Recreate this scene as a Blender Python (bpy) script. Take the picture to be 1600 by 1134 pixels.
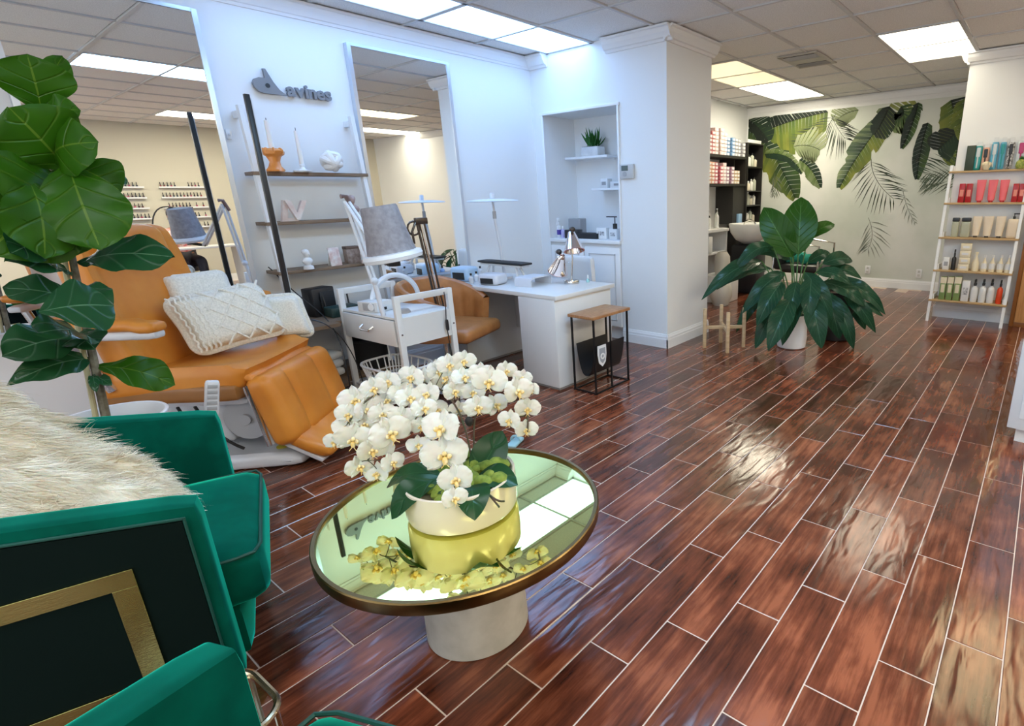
import bpy, bmesh, math, random
from mathutils import Vector, Matrix, Euler
R=random.Random(7)
for o in list(bpy.data.objects): bpy.data.objects.remove(o)
SC=bpy.context.scene; COL=SC.collection
# ---------------------------------------------------------------- camera
H=1.4; FPX,CX,CY=841.3757,994.4408,563.3752
_y,_p,_r=.64173016,.297223713,-.0210053818
CF=Vector((math.cos(_p)*math.cos(_y),math.cos(_p)*math.sin(_y),-math.sin(_p)))
_R=CF.cross(Vector((0,0,1))).normalized(); _U=_R.cross(CF)
CR=_R*math.cos(_r)+_U*math.sin(_r); CU=_U*math.cos(_r)-_R*math.sin(_r)
cam=bpy.data.cameras.new('camera'); co=bpy.data.objects.new('camera',cam); COL.objects.link(co)
cam.sensor_fit='HORIZONTAL'; cam.sensor_width=36; cam.lens=FPX/1600*36
cam.shift_x=(800-CX)/1600; cam.shift_y=(CY-567)/1600; cam.clip_start=.02
M=Matrix((CR,CU,-CF)).transposed().to_4x4(); M.translation=Vector((0,0,H)); co.matrix_world=M
SC.camera=co
# ---------------------------------------------------------------- world, light, exposure
SC.view_settings.view_transform='Standard'; SC.view_settings.look='None'; SC.view_settings.gamma=1
SC.view_settings.use_curve_mapping=False; SC.view_settings.exposure=.36
W=bpy.data.worlds.new('sky'); SC.world=W; W.use_nodes=True
bg=W.node_tree.nodes['Background']; bg.inputs[0].default_value=(.82,.91,1,1); bg.inputs[1].default_value=2.6
LCOOL,LNEU,LWARM,LYEL=(.28,.53,1.0),(.90,.94,1.0),(1.0,.91,.70),(1.0,.80,.45)
POWER=8.5
# ---------------------------------------------------------------- helpers
def at(px,py,ax,v):
    "world point where the sight line through a photo pixel meets the plane axis=v"
    d=CF+CR*((px-CX)/FPX)-CU*((py-CY)/FPX); c=Vector((0,0,H)); t=(v-c[ax])/d[ax]; return c+d*t
MATS={}
def mat(n,c,rough=.5,metal=0,spec=.5,**k):
    if n in MATS: return MATS[n]
    m=bpy.data.materials.new(n); m.use_nodes=True; nt=m.node_tree; b=nt.nodes['Principled BSDF']
    b.inputs['Base Color'].default_value=(*c,1); b.inputs['Roughness'].default_value=rough; b.inputs['Metallic'].default_value=metal
    b.inputs['Specular IOR Level'].default_value=spec
    for a,v in k.items():
        if a in('var','bump','scale','c2','emit','alpha','sheen','trans','coat','detail','stretch','vtype','sub'): continue
    if 'coat' in k: b.inputs['Coat Weight'].default_value=k['coat']; b.inputs['Coat Roughness'].default_value=.08
    if 'trans' in k: b.inputs['Transmission Weight'].default_value=k['trans']
    if 'sub' in k: b.inputs['Subsurface Weight'].default_value=k['sub']; b.inputs['Subsurface Scale'].default_value=.02
    if 'sheen' in k: b.inputs['Sheen Weight'].default_value=k['sheen']; b.inputs['Sheen Roughness'].default_value=.35; b.inputs['Sheen Tint'].default_value=(*k.get('sheenc',c),1)
    if 'emit' in k: b.inputs['Emission Color'].default_value=(*k.get('ec',c),1); b.inputs['Emission Strength'].default_value=k['emit']
    if 'c2' in k or 'bump' in k:
        tc=nt.nodes.new('ShaderNodeTexCoord'); mp=nt.nodes.new('ShaderNodeMapping'); nt.links.new(tc.outputs['Object'],mp.inputs[0])
        mp.inputs['Scale'].default_value=k.get('stretch',(1,1,1))
        no=nt.nodes.new('ShaderNodeTexNoise'); no.inputs['Scale'].default_value=k.get('scale',20); no.inputs['Detail'].default_value=k.get('detail',4)
        nt.links.new(mp.outputs[0],no.inputs['Vector'])
        if 'c2' in k:
            rp=nt.nodes.new('ShaderNodeValToRGB'); rp.color_ramp.elements[0].position=.35; rp.color_ramp.elements[1].position=.68
            rp.color_ramp.elements[0].color=(*c,1); rp.color_ramp.elements[1].color=(*k['c2'],1)
            nt.links.new(no.outputs[0],rp.inputs[0]); nt.links.new(rp.outputs[0],b.inputs['Base Color'])
        if 'bump' in k:
            bp=nt.nodes.new('ShaderNodeBump'); bp.inputs['Strength'].default_value=k['bump']; bp.inputs['Distance'].default_value=k.get('dist',.003)
            nt.links.new(no.outputs[0],bp.inputs['Height']); nt.links.new(bp.outputs[0],b.inputs['Normal'])
    MATS[n]=m; return m
class MB:
    "collects shapes into one bmesh"
    def __init__(s): s.b=bmesh.new()
    def _t(s,vs,loc=(0,0,0),rot=None):
        m=Matrix.Translation(loc)
        if rot is not None: m=m@Euler(rot).to_matrix().to_4x4()
        bmesh.ops.transform(s.b,matrix=m,verts=vs); return s
    def box(s,c,d,bev=0,rot=None,seg=2):
        r=bmesh.ops.create_cube(s.b,size=1); vs=r['verts']
        bmesh.ops.scale(s.b,vec=d,verts=vs)
        if bev>0:
            es=list({e for v in vs for e in v.link_edges}); n0=len(s.b.verts)
            q=bmesh.ops.bevel(s.b,geom=es,offset=min(bev,min(d)*.49),segments=seg,affect='EDGES',profile=.5)
            vs=list({v for f in q['faces'] for v in f.verts})
        return s._t(vs,c,rot)
    def bx(s,x0,x1,y0,y1,z0,z1,bev=0): return s.box(((x0+x1)/2,(y0+y1)/2,(z0+z1)/2),(abs(x1-x0),abs(y1-y0),abs(z1-z0)),bev)
    def cyl(s,c,r,h,r2=None,n=24,rot=None,cap=True):
        q=bmesh.ops.create_cone(s.b,segments=n,radius1=r,radius2=r if r2 is None else r2,depth=h,cap_ends=cap); return s._t(q['verts'],c,rot)
    def sph(s,c,r,sc=(1,1,1),n=16,rot=None):
        q=bmesh.ops.create_uvsphere(s.b,u_segments=n,v_segments=max(6,n//2),radius=r); bmesh.ops.scale(s.b,vec=sc,verts=q['verts']); return s._t(q['verts'],c,rot)
    def lathe(s,prof,c=(0,0,0),n=32,rot=None,cap=False):
        vs=[]; rings=[]
        for r,z in prof:
            rg=[s.b.verts.new((max(r,1e-4)*math.cos(2*math.pi*i/n),max(r,1e-4)*math.sin(2*math.pi*i/n),z)) for i in range(n)]; rings.append(rg); vs+=rg
        for a,b_ in zip(rings,rings[1:]):
            for i in range(n): s.b.faces.new((a[i],a[(i+1)%n],b_[(i+1)%n],b_[i]))
        if cap: s.b.faces.new(rings[-1]); s.b.faces.new(rings[0][::-1])
        return s._t(vs,c,rot)
    def tube(s,pts,r,n=8,closed=False,caps=True):
        P=[Vector(p) for p in pts]; m=len(P); rings=[]; up=None
        for i,p in enumerate(P):
            a=P[(i-1)%m] if (closed or i>0) else p; b_=P[(i+1)%m] if (closed or i<m-1) else p
            t=(b_-a); t=t.normalized() if t.length>0 else Vector((0,0,1))
            if up is None: up=t.orthogonal().normalized()
            up=(up-t*up.dot(t)); up=up.normalized() if up.length>1e-6 else t.orthogonal().normalized()
            w=t.cross(up); rr=r[i] if isinstance(r,(list,tuple)) else r
            rings.append([s.b.verts.new(p+(up*math.cos(2*math.pi*k/n)+w*math.sin(2*math.pi*k/n))*rr) for k in range(n)])
        rg=list(zip(rings,rings[1:]))+([(rings[-1],rings[0])] if closed else [])
        for a,b_ in rg:
            for k in range(n): s.b.faces.new((a[k],a[(k+1)%n],b_[(k+1)%n],b_[k]))
        if caps and not closed: s.b.faces.new(rings[-1]); s.b.faces.new(rings[0][::-1])
        return s
    def rbox(s,c,d,r,seg=8,f=None,rot=None):
        "soft cushion box: rounded by r, optional deform f(p, unit)"
        tb=bmesh.new(); bmesh.ops.create_cube(tb,size=2); bmesh.ops.subdivide_edges(tb,edges=tb.edges[:],cuts=seg,use_grid_fill=True)
        tb.verts.ensure_lookup_table(); tb.verts.index_update(); vs=[s.b.verts.new(v.co) for v in tb.verts]
        for fc in tb.faces: s.b.faces.new([vs[v.index] for v in fc.verts])
        tb.free(); hx=[x/2 for x in d]; r=min(r,min(hx))
        for v in vs:
            u=v.co.copy(); p=Vector([math.copysign(abs(u[i])**.8,u[i])*hx[i] for i in range(3)])
            inn=Vector([max(-hx[i]+r,min(hx[i]-r,p[i])) for i in range(3)]); dd=p-inn
            if dd.length>1e-9:
                dd=dd/max(abs(dd.x),abs(dd.y),abs(dd.z))*max(abs(dd.x),abs(dd.y),abs(dd.z)); L=max(abs(x) for x in dd); p=inn+dd.normalized()*L
            if f: p=Vector(f(p,u))
            v.co=p
        return s._t(vs,c,rot)
    def poly(s,pts,th,axis=2,c=(0,0,0),rot=None):
        "flat polygon in a plane, extruded by th along the axis"
        def mk(p,k):
            return Vector((k,p[0],p[1])) if axis==0 else Vector((p[0],k,p[1])) if axis==1 else Vector((p[0],p[1],k))
        a=[s.b.verts.new(mk(p,-th/2)) for p in pts]; b_=[s.b.verts.new(mk(p,th/2)) for p in pts]; n=len(pts)
        s.b.faces.new(a[::-1]); s.b.faces.new(b_)
        for i in range(n): s.b.faces.new((a[i],a[(i+1)%n],b_[(i+1)%n],b_[i]))
        return s._t(a+b_,c,rot)
    def grid(s,fn,nu,nv,th=0,uv=False):
        V=[[s.b.verts.new(fn(i/nu,j/nv)) for j in range(nv+1)] for i in range(nu+1)]
        L=s.b.loops.layers.uv.verify() if uv else None
        for i in range(nu):
            for j in range(nv):
                f=s.b.faces.new((V[i][j],V[i+1][j],V[i+1][j+1],V[i][j+1]))
                if uv:
                    for l,(a,b_) in zip(f.loops,((i,j),(i+1,j),(i+1,j+1),(i,j+1))): l[L].uv=(a/nu,b_/nv)
        return s
    def mesh(s,name,m,ang=35,smooth=True):
        bmesh.ops.recalc_face_normals(s.b,faces=s.b.faces)
        if smooth:
            for f in s.b.faces: f.smooth=True
            for e in s.b.edges:
                if len(e.link_faces)==2 and e.calc_face_angle(0)>math.radians(ang): e.smooth=False
        me=bpy.data.meshes.new(name); s.b.to_mesh(me); s.b.free()
        for x in (m if isinstance(m,(list,tuple)) else [m]): me.materials.append(x)
        return me
    def go(s,name,m,parent=None,**k):
        return link(name,s.mesh(name,m,**k),parent)
def link(name,me,parent=None,loc=None,rot=None):
    o=bpy.data.objects.new(name,me); COL.objects.link(o)
    if parent is not None: o.parent=parent
    if loc is not None: o.location=loc
    if rot is not None: o.rotation_euler=rot
    return o
def tag(o,label,cat,group=None,kind=None):
    if label: o['label']=label
    if cat: o['category']=cat
    if group: o['group']=group
    if kind: o['kind']=kind
    return o
def thing(name,label,cat,loc=(0,0,0),rz=0,group=None):
    o=bpy.data.objects.new(name,None); COL.objects.link(o); o.location=loc; o.rotation_euler=(0,0,rz); o.empty_display_size=.05
    return tag(o,label,cat,group)
def struct(o): o['kind']='structure'; return o
def kids(o): return list(o.children)
def dup(o,loc=None,rz=None,label=None,parent=None,scale=None):
    c=o.copy(); COL.objects.link(c)
    if parent is not None: c.parent=parent
    if loc is not None: c.location=loc
    if rz is not None: c.rotation_euler=(c.rotation_euler.x,c.rotation_euler.y,rz)
    if label: c['label']=label
    if scale: c.scale=scale
    for k in kids(o): dup(k,parent=c)
    return c
def arc(c,r,a0,a1,n,ax='xy'):
    o=[]
    for i in range(n+1):
        a=math.radians(a0+(a1-a0)*i/n); u,v=r*math.cos(a),r*math.sin(a)
        o.append((c[0]+u,c[1]+v,c[2]) if ax=='xy' else (c[0]+u,c[1],c[2]+v) if ax=='xz' else (c[0],c[1]+u,c[2]+v))
    return o
def bez(p,n=12):
    P=[Vector(x) for x in p]; o=[]
    for i in range(n+1):
        t=i/n; q=P
        while len(q)>1: q=[a.lerp(b_,t) for a,b_ in zip(q,q[1:])]
        o.append(q[0])
    return o
# ---------------------------------------------------------------- setting
X0,X1,XF=-2.5,4.148,8.73; YL,YR=4.34,-3.8; CZ=2.712; YA=4.17
paint=mat('wall_paint',(.82,.83,.83),.45,bump=.12,scale=60,dist=.002)
trimw=mat('trim_paint',(.84,.85,.86),.3)
def wall(name,parts,m=None):
    b=MB()
    for p in parts: b.bx(*p)
    return struct(b.go(name,m or paint,smooth=False))
wall('wall_left',[(X0,X1,YL,YL+.12,0,CZ+.1)])
wl=wall('wall_niche',[(X1,4.906,2.726,3.25,0,CZ+.1),(X1,4.6,3.25,YL,2.18,CZ+.1),(X1,4.6,4.20,YL+.1,0,2.18),(4.6,4.906,3.25,YL+.1,0,CZ+.1)])
wall('wall_alcove',[(4.906,XF,YA,YA+.12,0,CZ+.1)])
wall('wall_far',[(XF,XF+.12,YR,YA+.12,0,CZ+.1)])
wall('wall_right',[(6.94,XF,YR,.88,0,CZ+.1)])
wall('wall_opposite',[(X0,6.94,YR-.12,YR,0,CZ+.1)],mat('cream_wall_paint',(.62,.58,.47),.5,bump=.1,scale=60,dist=.002))
# shop-front wall behind the viewpoint, with three big windows
wall('wall_front',[(X0-.12,X0,YR,YL,0,.35),(X0-.12,X0,YR,YL,2.35,CZ+.1)]+[(X0-.12,X0,y-.12,y+.12,.35,2.35) for y in (YR+.12,-1.1,1.6,YL-.12)])
glass=mat('window_glass',(.95,.98,1),.02); 
nt=glass.node_tree; nt.nodes.clear(); o_=nt.nodes.new('ShaderNodeOutputMaterial'); mx=nt.nodes.new('ShaderNodeMixShader'); tr=nt.nodes.new('ShaderNodeBsdfTransparent'); gl=nt.nodes.new('ShaderNodeBsdfGlossy'); gl.inputs['Roughness'].default_value=.02; mx.inputs[0].default_value=.08
nt.links.new(tr.outputs[0],mx.inputs[1]); nt.links.new(gl.outputs[0],mx.inputs[2]); nt.links.new(mx.outputs[0],o_.inputs[0])
alu=mat('aluminium',(.55,.56,.57),.35,.9)
for i,(a,b_) in enumerate(((YR+.24,-1.22),(-.98,1.48),(1.72,YL-.24))):
    b=MB()
    for z in (.37,2.33): b.bx(X0-.08,X0-.03,a,b_,z-.02,z+.02)
    for y in (a+.02,(a+b_)/2,b_-.02): b.bx(X0-.08,X0-.03,y-.02,y+.02,.39,2.31)
    w=struct(b.go('window_%d'%(i+1),alu,smooth=False))
    for y0,y1 in ((a+.04,(a+b_)/2-.02),((a+b_)/2+.02,b_-.04)):
        MB().bx(X0-.06,X0-.052,y0,y1,.39,2.31).go('pane',glass,w,smooth=False)
# floor: wood-look planks .157 x .634 in a stepped bond over pale grout
grout=mat('grout',(.62,.50,.42),.7)
fl=struct(MB().bx(X0,XF,YR,YL+.1,-.06,-.0016).go('floor',grout,smooth=False))
pm=bpy.data.materials.new('plank_tile'); pm.use_nodes=True; nt=pm.node_tree; bs=nt.nodes['Principled BSDF']; N=nt.nodes.new; L=nt.links.new
geo=N('ShaderNodeNewGeometry'); sx=N('ShaderNodeSeparateXYZ'); L(geo.outputs['Position'],sx.inputs[0])
def mth(op,a,b_=None,c=None):
    n=N('ShaderNodeMath'); n.operation=op
    for i,v in enumerate((a,b_,c)):
        if v is None: continue
        if isinstance(v,(int,float)): n.inputs[i].default_value=v
        else: L(v,n.inputs[i])
    return n.outputs[0]
PW,PL,PY0,PX0,PS=.1568,.634,-.1064,.327*1.4,-.157*1.4
row=mth('FLOOR',mth('DIVIDE',mth('SUBTRACT',sx.outputs[1],PY0),PW))
cl=mth('FLOOR',mth('DIVIDE',mth('SUBTRACT',sx.outputs[0],mth('MULTIPLY_ADD',row,PS,PX0)),PL))
cb=N('ShaderNodeCombineXYZ'); L(row,cb.inputs[0]); L(cl,cb.inputs[1])
wn=N('ShaderNodeTexWhiteNoise'); wn.noise_dimensions='2D'; L(cb.outputs[0],wn.inputs['Vector'])
off=N('ShaderNodeVectorMath'); off.operation='MULTIPLY_ADD'; L(wn.outputs['Color'],off.inputs[0]); off.inputs[1].default_value=(30,30,30); L(geo.outputs['Position'],off.inputs[2])
mp=N('ShaderNodeMapping'); mp.inputs['Scale'].default_value=(2.2,26,1); L(off.outputs[0],mp.inputs[0])
ng=N('ShaderNodeTexNoise'); ng.inputs['Scale'].default_value=1.6; ng.inputs['Detail'].default_value=7; ng.inputs['Roughness'].default_value=.65; L(mp.outputs[0],ng.inputs['Vector'])
mp2=N('ShaderNodeMapping'); mp2.inputs['Scale'].default_value=(2.2,3.4,1); L(off.outputs[0],mp2.inputs[0])
nb=N('ShaderNodeTexNoise'); nb.inputs['Scale'].default_value=2.0; nb.inputs['Detail'].default_value=5; L(mp2.outputs[0],nb.inputs['Vector'])
mixv=mth('ADD',mth('MULTIPLY',ng.outputs[0],.5),mth('MULTIPLY',nb.outputs[0],.5))
rp=N('ShaderNodeValToRGB'); e=rp.color_ramp.elements; e[0].position=.36; e[0].color=(.045,.013,.007,1); e[1].position=.62; e[1].color=(.30,.095,.045,1); q=e.new(.5); q.color=(.15,.040,.019,1)
L(mixv,rp.inputs[0])
hs=N('ShaderNodeHueSaturation'); L(rp.outputs[0],hs.inputs['Color']); L(mth('MULTIPLY_ADD',wn.outputs[0],.6,.58),hs.inputs['Value']); L(hs.outputs[0],bs.inputs['Base Color'])
bs.inputs['Roughness'].default_value=.15; bs.inputs['Specular IOR Level'].default_value=.65
# hand-scraped waves: long ripples across the plank
mp3=N('ShaderNodeMapping'); mp3.inputs['Scale'].default_value=(2.6,10,1); mp3.inputs['Rotation'].default_value=(0,0,.16); L(off.outputs[0],mp3.inputs[0])
nw=N('ShaderNodeTexNoise'); nw.inputs['Scale'].default_value=1.7; nw.inputs['Detail'].default_value=1.5; nw.inputs['Distortion'].default_value=.5; L(mp3.outputs[0],nw.inputs['Vector'])
hh=mth('ADD',nw.outputs[0],mth('MULTIPLY',ng.outputs[0],.08))
bp=N('ShaderNodeBump'); bp.inputs['Strength'].default_value=1; bp.inputs['Distance'].default_value=.0034; L(hh,bp.inputs['Height']); L(bp.outputs[0],bs.inputs['Normal'])
g=.0021
pme=MB().box((0,0,-.004),(PL-2*g,PW-2*g,.008),.0015,seg=1).mesh('plank',pm,smooth=False)
rest=MB(); near=[]
for r in range(int((YR-PY0)/PW)-1,int((YL-PY0)/PW)+1):
    for c in range(-8,18):
        x=PX0+r*PS+(c+.5)*PL; y=PY0+(r+.5)*PW
        x+= PL*round(-r*PS/PL)
        if x<X0 or x>XF-.05 or y<YR+.05 or y>YL: continue
        d=Vector((x,y,-H)); w=d.dot(CF)
        vis=False
        if w>.1:
            u=CX+FPX*d.dot(CR)/w; v=CY-FPX*d.dot(CU)/w
            vis=-120<u<1720 and v<1300
        if vis and not (x>X1-.1 and y>2.8 and x<5): near.append((d.length,x,y))
        else: rest.bx(x-PL/2+g,x+PL/2-g,y-PW/2+g,y+PW/2-g,-.008,0)
near.sort()
for i,(d,x,y) in enumerate(near):
    if i<300: link('plank',pme,fl,(x,y,0))
    else: rest.bx(x-PL/2+g,x+PL/2-g,y-PW/2+g,y+PW/2-g,-.008,0)
o=rest.go('planks_beyond',pm,fl,smooth=False); o['kind']='stuff'
# suspended ceiling
cm=mat('ceiling_tile',(.74,.73,.71),.9,bump=.7,scale=140,dist=.004,c2=(.92,.91,.89))
bar=mat('ceiling_bar',(.62,.62,.62),.5)
ce=struct(MB().bx(X0,XF,YR,YL+.1,CZ+.05,CZ+.09).go('ceiling',mat('ceiling_void',(.25,.25,.25),.9),smooth=False))
gx=[X0]+[.7*i for i in range(-3,13)]+[XF]
gy=[YR]+[.819-.665*i for i in range(6,0,-1)]+[.819,1.484,2.164,2.81,3.514,4.088,YL]
LIGHTS=[('A',1.4,2.8,.819,1.484,(.36,.66,1.0),2.1),('B',2.8,4.2,-2.506,-1.841,LWARM,2.1),('C',4.2,5.6,-.511,.154,LYEL,0.55),('D',5.6,7.0,-2.506,-1.841,LWARM,1.0),
 ('E',1.4,2.8,3.514,4.088,LCOOL,0.64),('F',2.8,4.148,3.514,4.088,LCOOL,0.64),('G',5.6,7.0,.819,1.484,LWARM,0.5),('H',7.0,8.4,2.81,3.514,LWARM,1.4),('I',5.6,7.0,2.81,3.514,LYEL,0.09),
 ('J',-1.4,0,.819,1.484,LNEU,1.2),('K',0,1.4,-2.506,-1.841,LWARM,2.4),('L',-1.4,0,-1.841,-1.176,LWARM,1.8)]  # L is an added light, out of view, for warm fill
tm={}
for i in range(len(gx)-1):
    for j in range(len(gy)-1):
        x0,x1,y0,y1=gx[i],gx[i+1],gy[j],gy[j+1]; xc,yc=(x0+x1)/2,(y0+y1)/2
        if any(l[1]<xc<l[2] and l[3]<yc<l[4] for l in LIGHTS): continue
        if X1<xc<4.906 and yc>2.9: continue
        if xc>6.94 and yc<.3: continue
        k=(round(x1-x0,3),round(y1-y0,3))
        if k not in tm: tm[k]=MB().box((0,0,.011),(k[0]-.03,k[1]-.03,.02),.006,seg=1).mesh('ceiling_tile',cm,smooth=False)
        link('ceiling_tile',tm[k],ce,(xc,yc,CZ+.004))
for x in gx[1:-1]: MB().bx(x-.013,x+.013,YR,YL,CZ-.004,CZ+.012).go('grid_bar',bar,ce,smooth=False)
for y in gy[1:-1]: MB().bx(X0,XF,y-.013,y+.013,CZ-.005,CZ+.011).go('grid_bar',bar,ce,smooth=False)
LN={'A':'long cool ceiling light over the round mirror table, seen in the mirrors','B':'long warm ceiling light near the nail polish wall, seen in the left mirror','C':'yellowish ceiling light seen in the narrow mirror','D':'ceiling light by the far end of the nail polish wall, seen in the narrow mirror',
'E':'cool white ceiling light along the mirror wall, cut by the top of the picture','F':'cool white ceiling light by the niche corner above the narrow mirror','G':'square-looking white ceiling light before the product ladder shelf','H':'white ceiling light in front of the leaf mural','I':'dim yellow ceiling light beside the bright one near the mural','J':'cool ceiling light behind the viewpoint by the shop windows','L':'added unseen warm fill light over the middle of the shop front behind the viewpoint','K':'warm ceiling light by the nail polish wall at the shop front'}
for n,x0,x1,y0,y1,c,s in LIGHTS:
    t=thing('ceiling_light',LN[n],'ceiling light',((x0+x1)/2,(y0+y1)/2,CZ-.006)); a,b_=(x1-x0)/2,(y1-y0)/2
    f=MB()
    for sx_ in (-1,1): f.bx(sx_*a-.022*(sx_>0),sx_*a+.022*(sx_<0),-b_,b_,0,.03); 
    for sy_ in (-1,1): f.bx(-a,a,sy_*b_-.022*(sy_>0),sy_*b_+.022*(sy_<0),0,.03)
    f.go('frame',bar,t,smooth=False)
    em=mat('diffuser_'+n,(1,1,1),.4,emit=POWER*s,ec=c)
    MB().bx(-a+.02,a-.02,-b_+.02,b_-.02,.008,.014).go('diffuser',em,t,smooth=False)
# air vent
def vent(x,y,lab):
    t=thing('air_vent',lab,'vent',(x,y,CZ-.012)); vm=mat('vent_metal',(.5,.48,.44),.5); dk=mat('vent_dark',(.04,.04,.04),.8)
    MB().bx(-.3,.3,-.18,.18,.004,.012).go('backing',dk,t,smooth=False)
    b=MB(); 
    for s in (-1,1): b.bx(s*.3-.02,s*.3+.02,-.2,.2,0,.012).bx(-.3,.3,s*.18-.02,s*.18+.02,0,.012)
    b.bx(-.09,.09,-.18,.18,-.002,.01); b.go('frame',vm,t,smooth=False)
    for s in (-1,1):
        for k in range(3): MB().box((s*(.135+k*.05),0,.001),(.004,.34,.016),rot=(0,s*.35,0)).go('slat',vm,t,smooth=False)
p=at(1262,93,2,CZ); vent(p.x,p.y,'metal air vent in the tiled ceiling between the lights'); 
# crown mouldings and baseboards : swept profile (d out from wall, z)
CP=[(0,-.108),(.008,-.108),(.012,-.09),(.02,-.085),(.03,-.05),(.034,-.02),(.042,-.014),(.042,0),(0,0)]
BP=[(0,0),(.016,0),(.016,.085),(.013,.092),(.013,.108),(.008,.122),(.006,.133),(0,.133)]
def sweep(name,prof,p0,p1,nrm,z):
    b=MB(); V=[]
    for p in (p0,p1): V.append([b.b.verts.new((p[0]+nrm[0]*d,p[1]+nrm[1]*d,z+h)) for d,h in prof])
    n=len(prof)
    for i in range(n): b.b.faces.new((V[0][i],V[0][(i+1)%n],V[1][(i+1)%n],V[1][i]))
    b.b.faces.new(V[0]); b.b.faces.new(V[1][::-1]); return struct(b.go(name,trimw,smooth=False))
sweep('trim_1',CP,(X0,YL),(X1,YL),(0,-1),CZ-.006)
CP2=[(d*2.2,h) for d,h in CP]
sweep('trim_2',CP2,(X1,YL),(X1,4.09),(-1,0),CZ-.006); sweep('trim_3',CP2,(X1,3.36),(X1,2.66),(-1,0),CZ-.006)
sweep('trim_4',CP2,(X1-.05,2.726),(4.93,2.726),(0,-1),CZ-.006)
sweep('trim_5',CP2,(6.94,.9),(6.94,-2),(-1,0),CZ-.006); sweep('trim_6',CP2,(6.9,.88),(XF,.88),(0,1),CZ-.006)
sweep('trim_7',CP,(XF,YA),(XF,.88),(-1,0),CZ-.006)
sweep('baseboard_left',BP,(X0,YL),(X1,YL),(0,-1),0); sweep('baseboard_niche',BP,(X1,3.25),(X1,2.711),(-1,0),0)
sweep('baseboard_pillar',BP,(X1-.016,2.726),(4.92,2.726),(0,-1),0); sweep('baseboard_far',BP,(XF,YA),(XF,.88),(-1,0),0)
sweep('baseboard_right',BP,(6.94,.9),(6.94,YR),(-1,0),0); sweep('baseboard_block',BP,(6.92,.88),(XF,.88),(0,1),0); sweep('baseboard_opposite',BP,(X0,YR),(6.94,YR),(0,1),0)
# ---------------------------------------------------------------- mural printed on the far wall
vc=bpy.data.materials.new('mural_print'); vc.use_nodes=True; nt=vc.node_tree; b0=nt.nodes['Principled BSDF']; b0.inputs['Roughness'].default_value=.6
a_=nt.nodes.new('ShaderNodeAttribute'); a_.attribute_name='col'; tc=nt.nodes.new('ShaderNodeTexCoord'); nn=nt.nodes.new('ShaderNodeTexNoise'); nn.inputs['Scale'].default_value=5; nn.inputs['Detail'].default_value=6
nt.links.new(tc.outputs['Object'],nn.inputs['Vector']); mm=nt.nodes.new('ShaderNodeMix'); mm.data_type='RGBA'; mm.blend_type='OVERLAY'; mm.inputs[0].default_value=.55
nt.links.new(a_.outputs['Color'],mm.inputs[6]); nt.links.new(nn.outputs[0],mm.inputs[7]); nt.links.new(mm.outputs[2],b0.inputs['Base Color'])
wallpaper=mat('wallpaper',(.58,.63,.56),.6,c2=(.74,.75,.71),scale=1.3,detail=5)
mur=struct(MB().bx(XF-.003,XF-.0005,1.0,4.148,.133,2.56).go('trim_8',wallpaper,smooth=False))
mur.name='mural_wallpaper'
_ml=[0]
DK,MD,TE,OL,YE,PA,GR=(.022,.09,.05),(.08,.20,.08),(.05,.16,.11),(.26,.36,.11),(.50,.52,.20),(.50,.55,.40),(.30,.35,.28)
def mpt(cx,cy):
    p=at(1150+.29984*cx,130+.29984*cy,0,XF); return p.y,p.z
def mcl(y,z): return min(4.147,max(1.001,y)),min(2.559,z)
def mesh2d(name,polys):
    b=bmesh.new(); L=b.loops.layers.color.new('col'); _ml[0]+=1; x=XF-.0035-.0002*_ml[0]
    for pts,cols in polys:
        try: f=b.faces.new([b.verts.new((x,*mcl(*p))) for p in pts])
        except Exception: continue
        for l,c in zip(f.loops,cols): l[L]=(*[v**.4545 if False else v for v in c],1)
    me=bpy.data.meshes.new(name); b.to_mesh(me); b.free(); me.materials.append(vc); return link('printed_leaf',me,mur)
def lerp3(a,b,t): return tuple(a[i]+(b[i]-a[i])*t for i in range(3))
def banana(spine,wl,wr,cl=(MD,YE),cr=(DK,TE),n=16,rag=.35,fw=.5):
    S=bez([Vector((*mpt(*p),0)) for p in spine],n); P=[]; Q={1:1,-1:1}
    for i in range(n):
        a,b=S[i],S[i+1]; t=(b-a).normalized(); nrm=Vector((-t.y,t.x,0)); u=i/n; pr=math.sin(math.pi*min(1,(u*.86+.12)))**.6
        u2=(i+.94)/n; pr2=math.sin(math.pi*min(1,(u2*.86+.12)))**.6
        for sgn,w,(c0,c1) in ((1,wl,cl),(-1,wr,cr)):
            q0=Q[sgn]; q=1-rag*R.random() if R.random()<.3 else q0*.7+.3*(1-rag*.5*R.random()); Q[sgn]=q; k=R.random()
            if R.random()<.25: q0=q
            ea=a+(nrm*sgn+t*fw)*w*.0041*q0*pr; eb=b+(nrm*sgn+t*fw)*w*.0041*q*pr2
            ca=lerp3(c0,c1,k*.5); ce_=lerp3(c0,c1,.45+.55*k)
            P.append(([tuple(a)[:2],tuple(ea)[:2],tuple(eb)[:2],tuple(a.lerp(b,.93))[:2]],[ca,ce_,ce_,ca]))
    for i in range(n):
        a,b=S[i],S[i+1]; t=(b-a).normalized(); nrm=Vector((-t.y,t.x,0))*.004
        P.append(([tuple(a+nrm)[:2],tuple(b+nrm)[:2],tuple(b-nrm)[:2],tuple(a-nrm)[:2]],[DK]*4))
    mesh2d('leaf',P)
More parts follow.
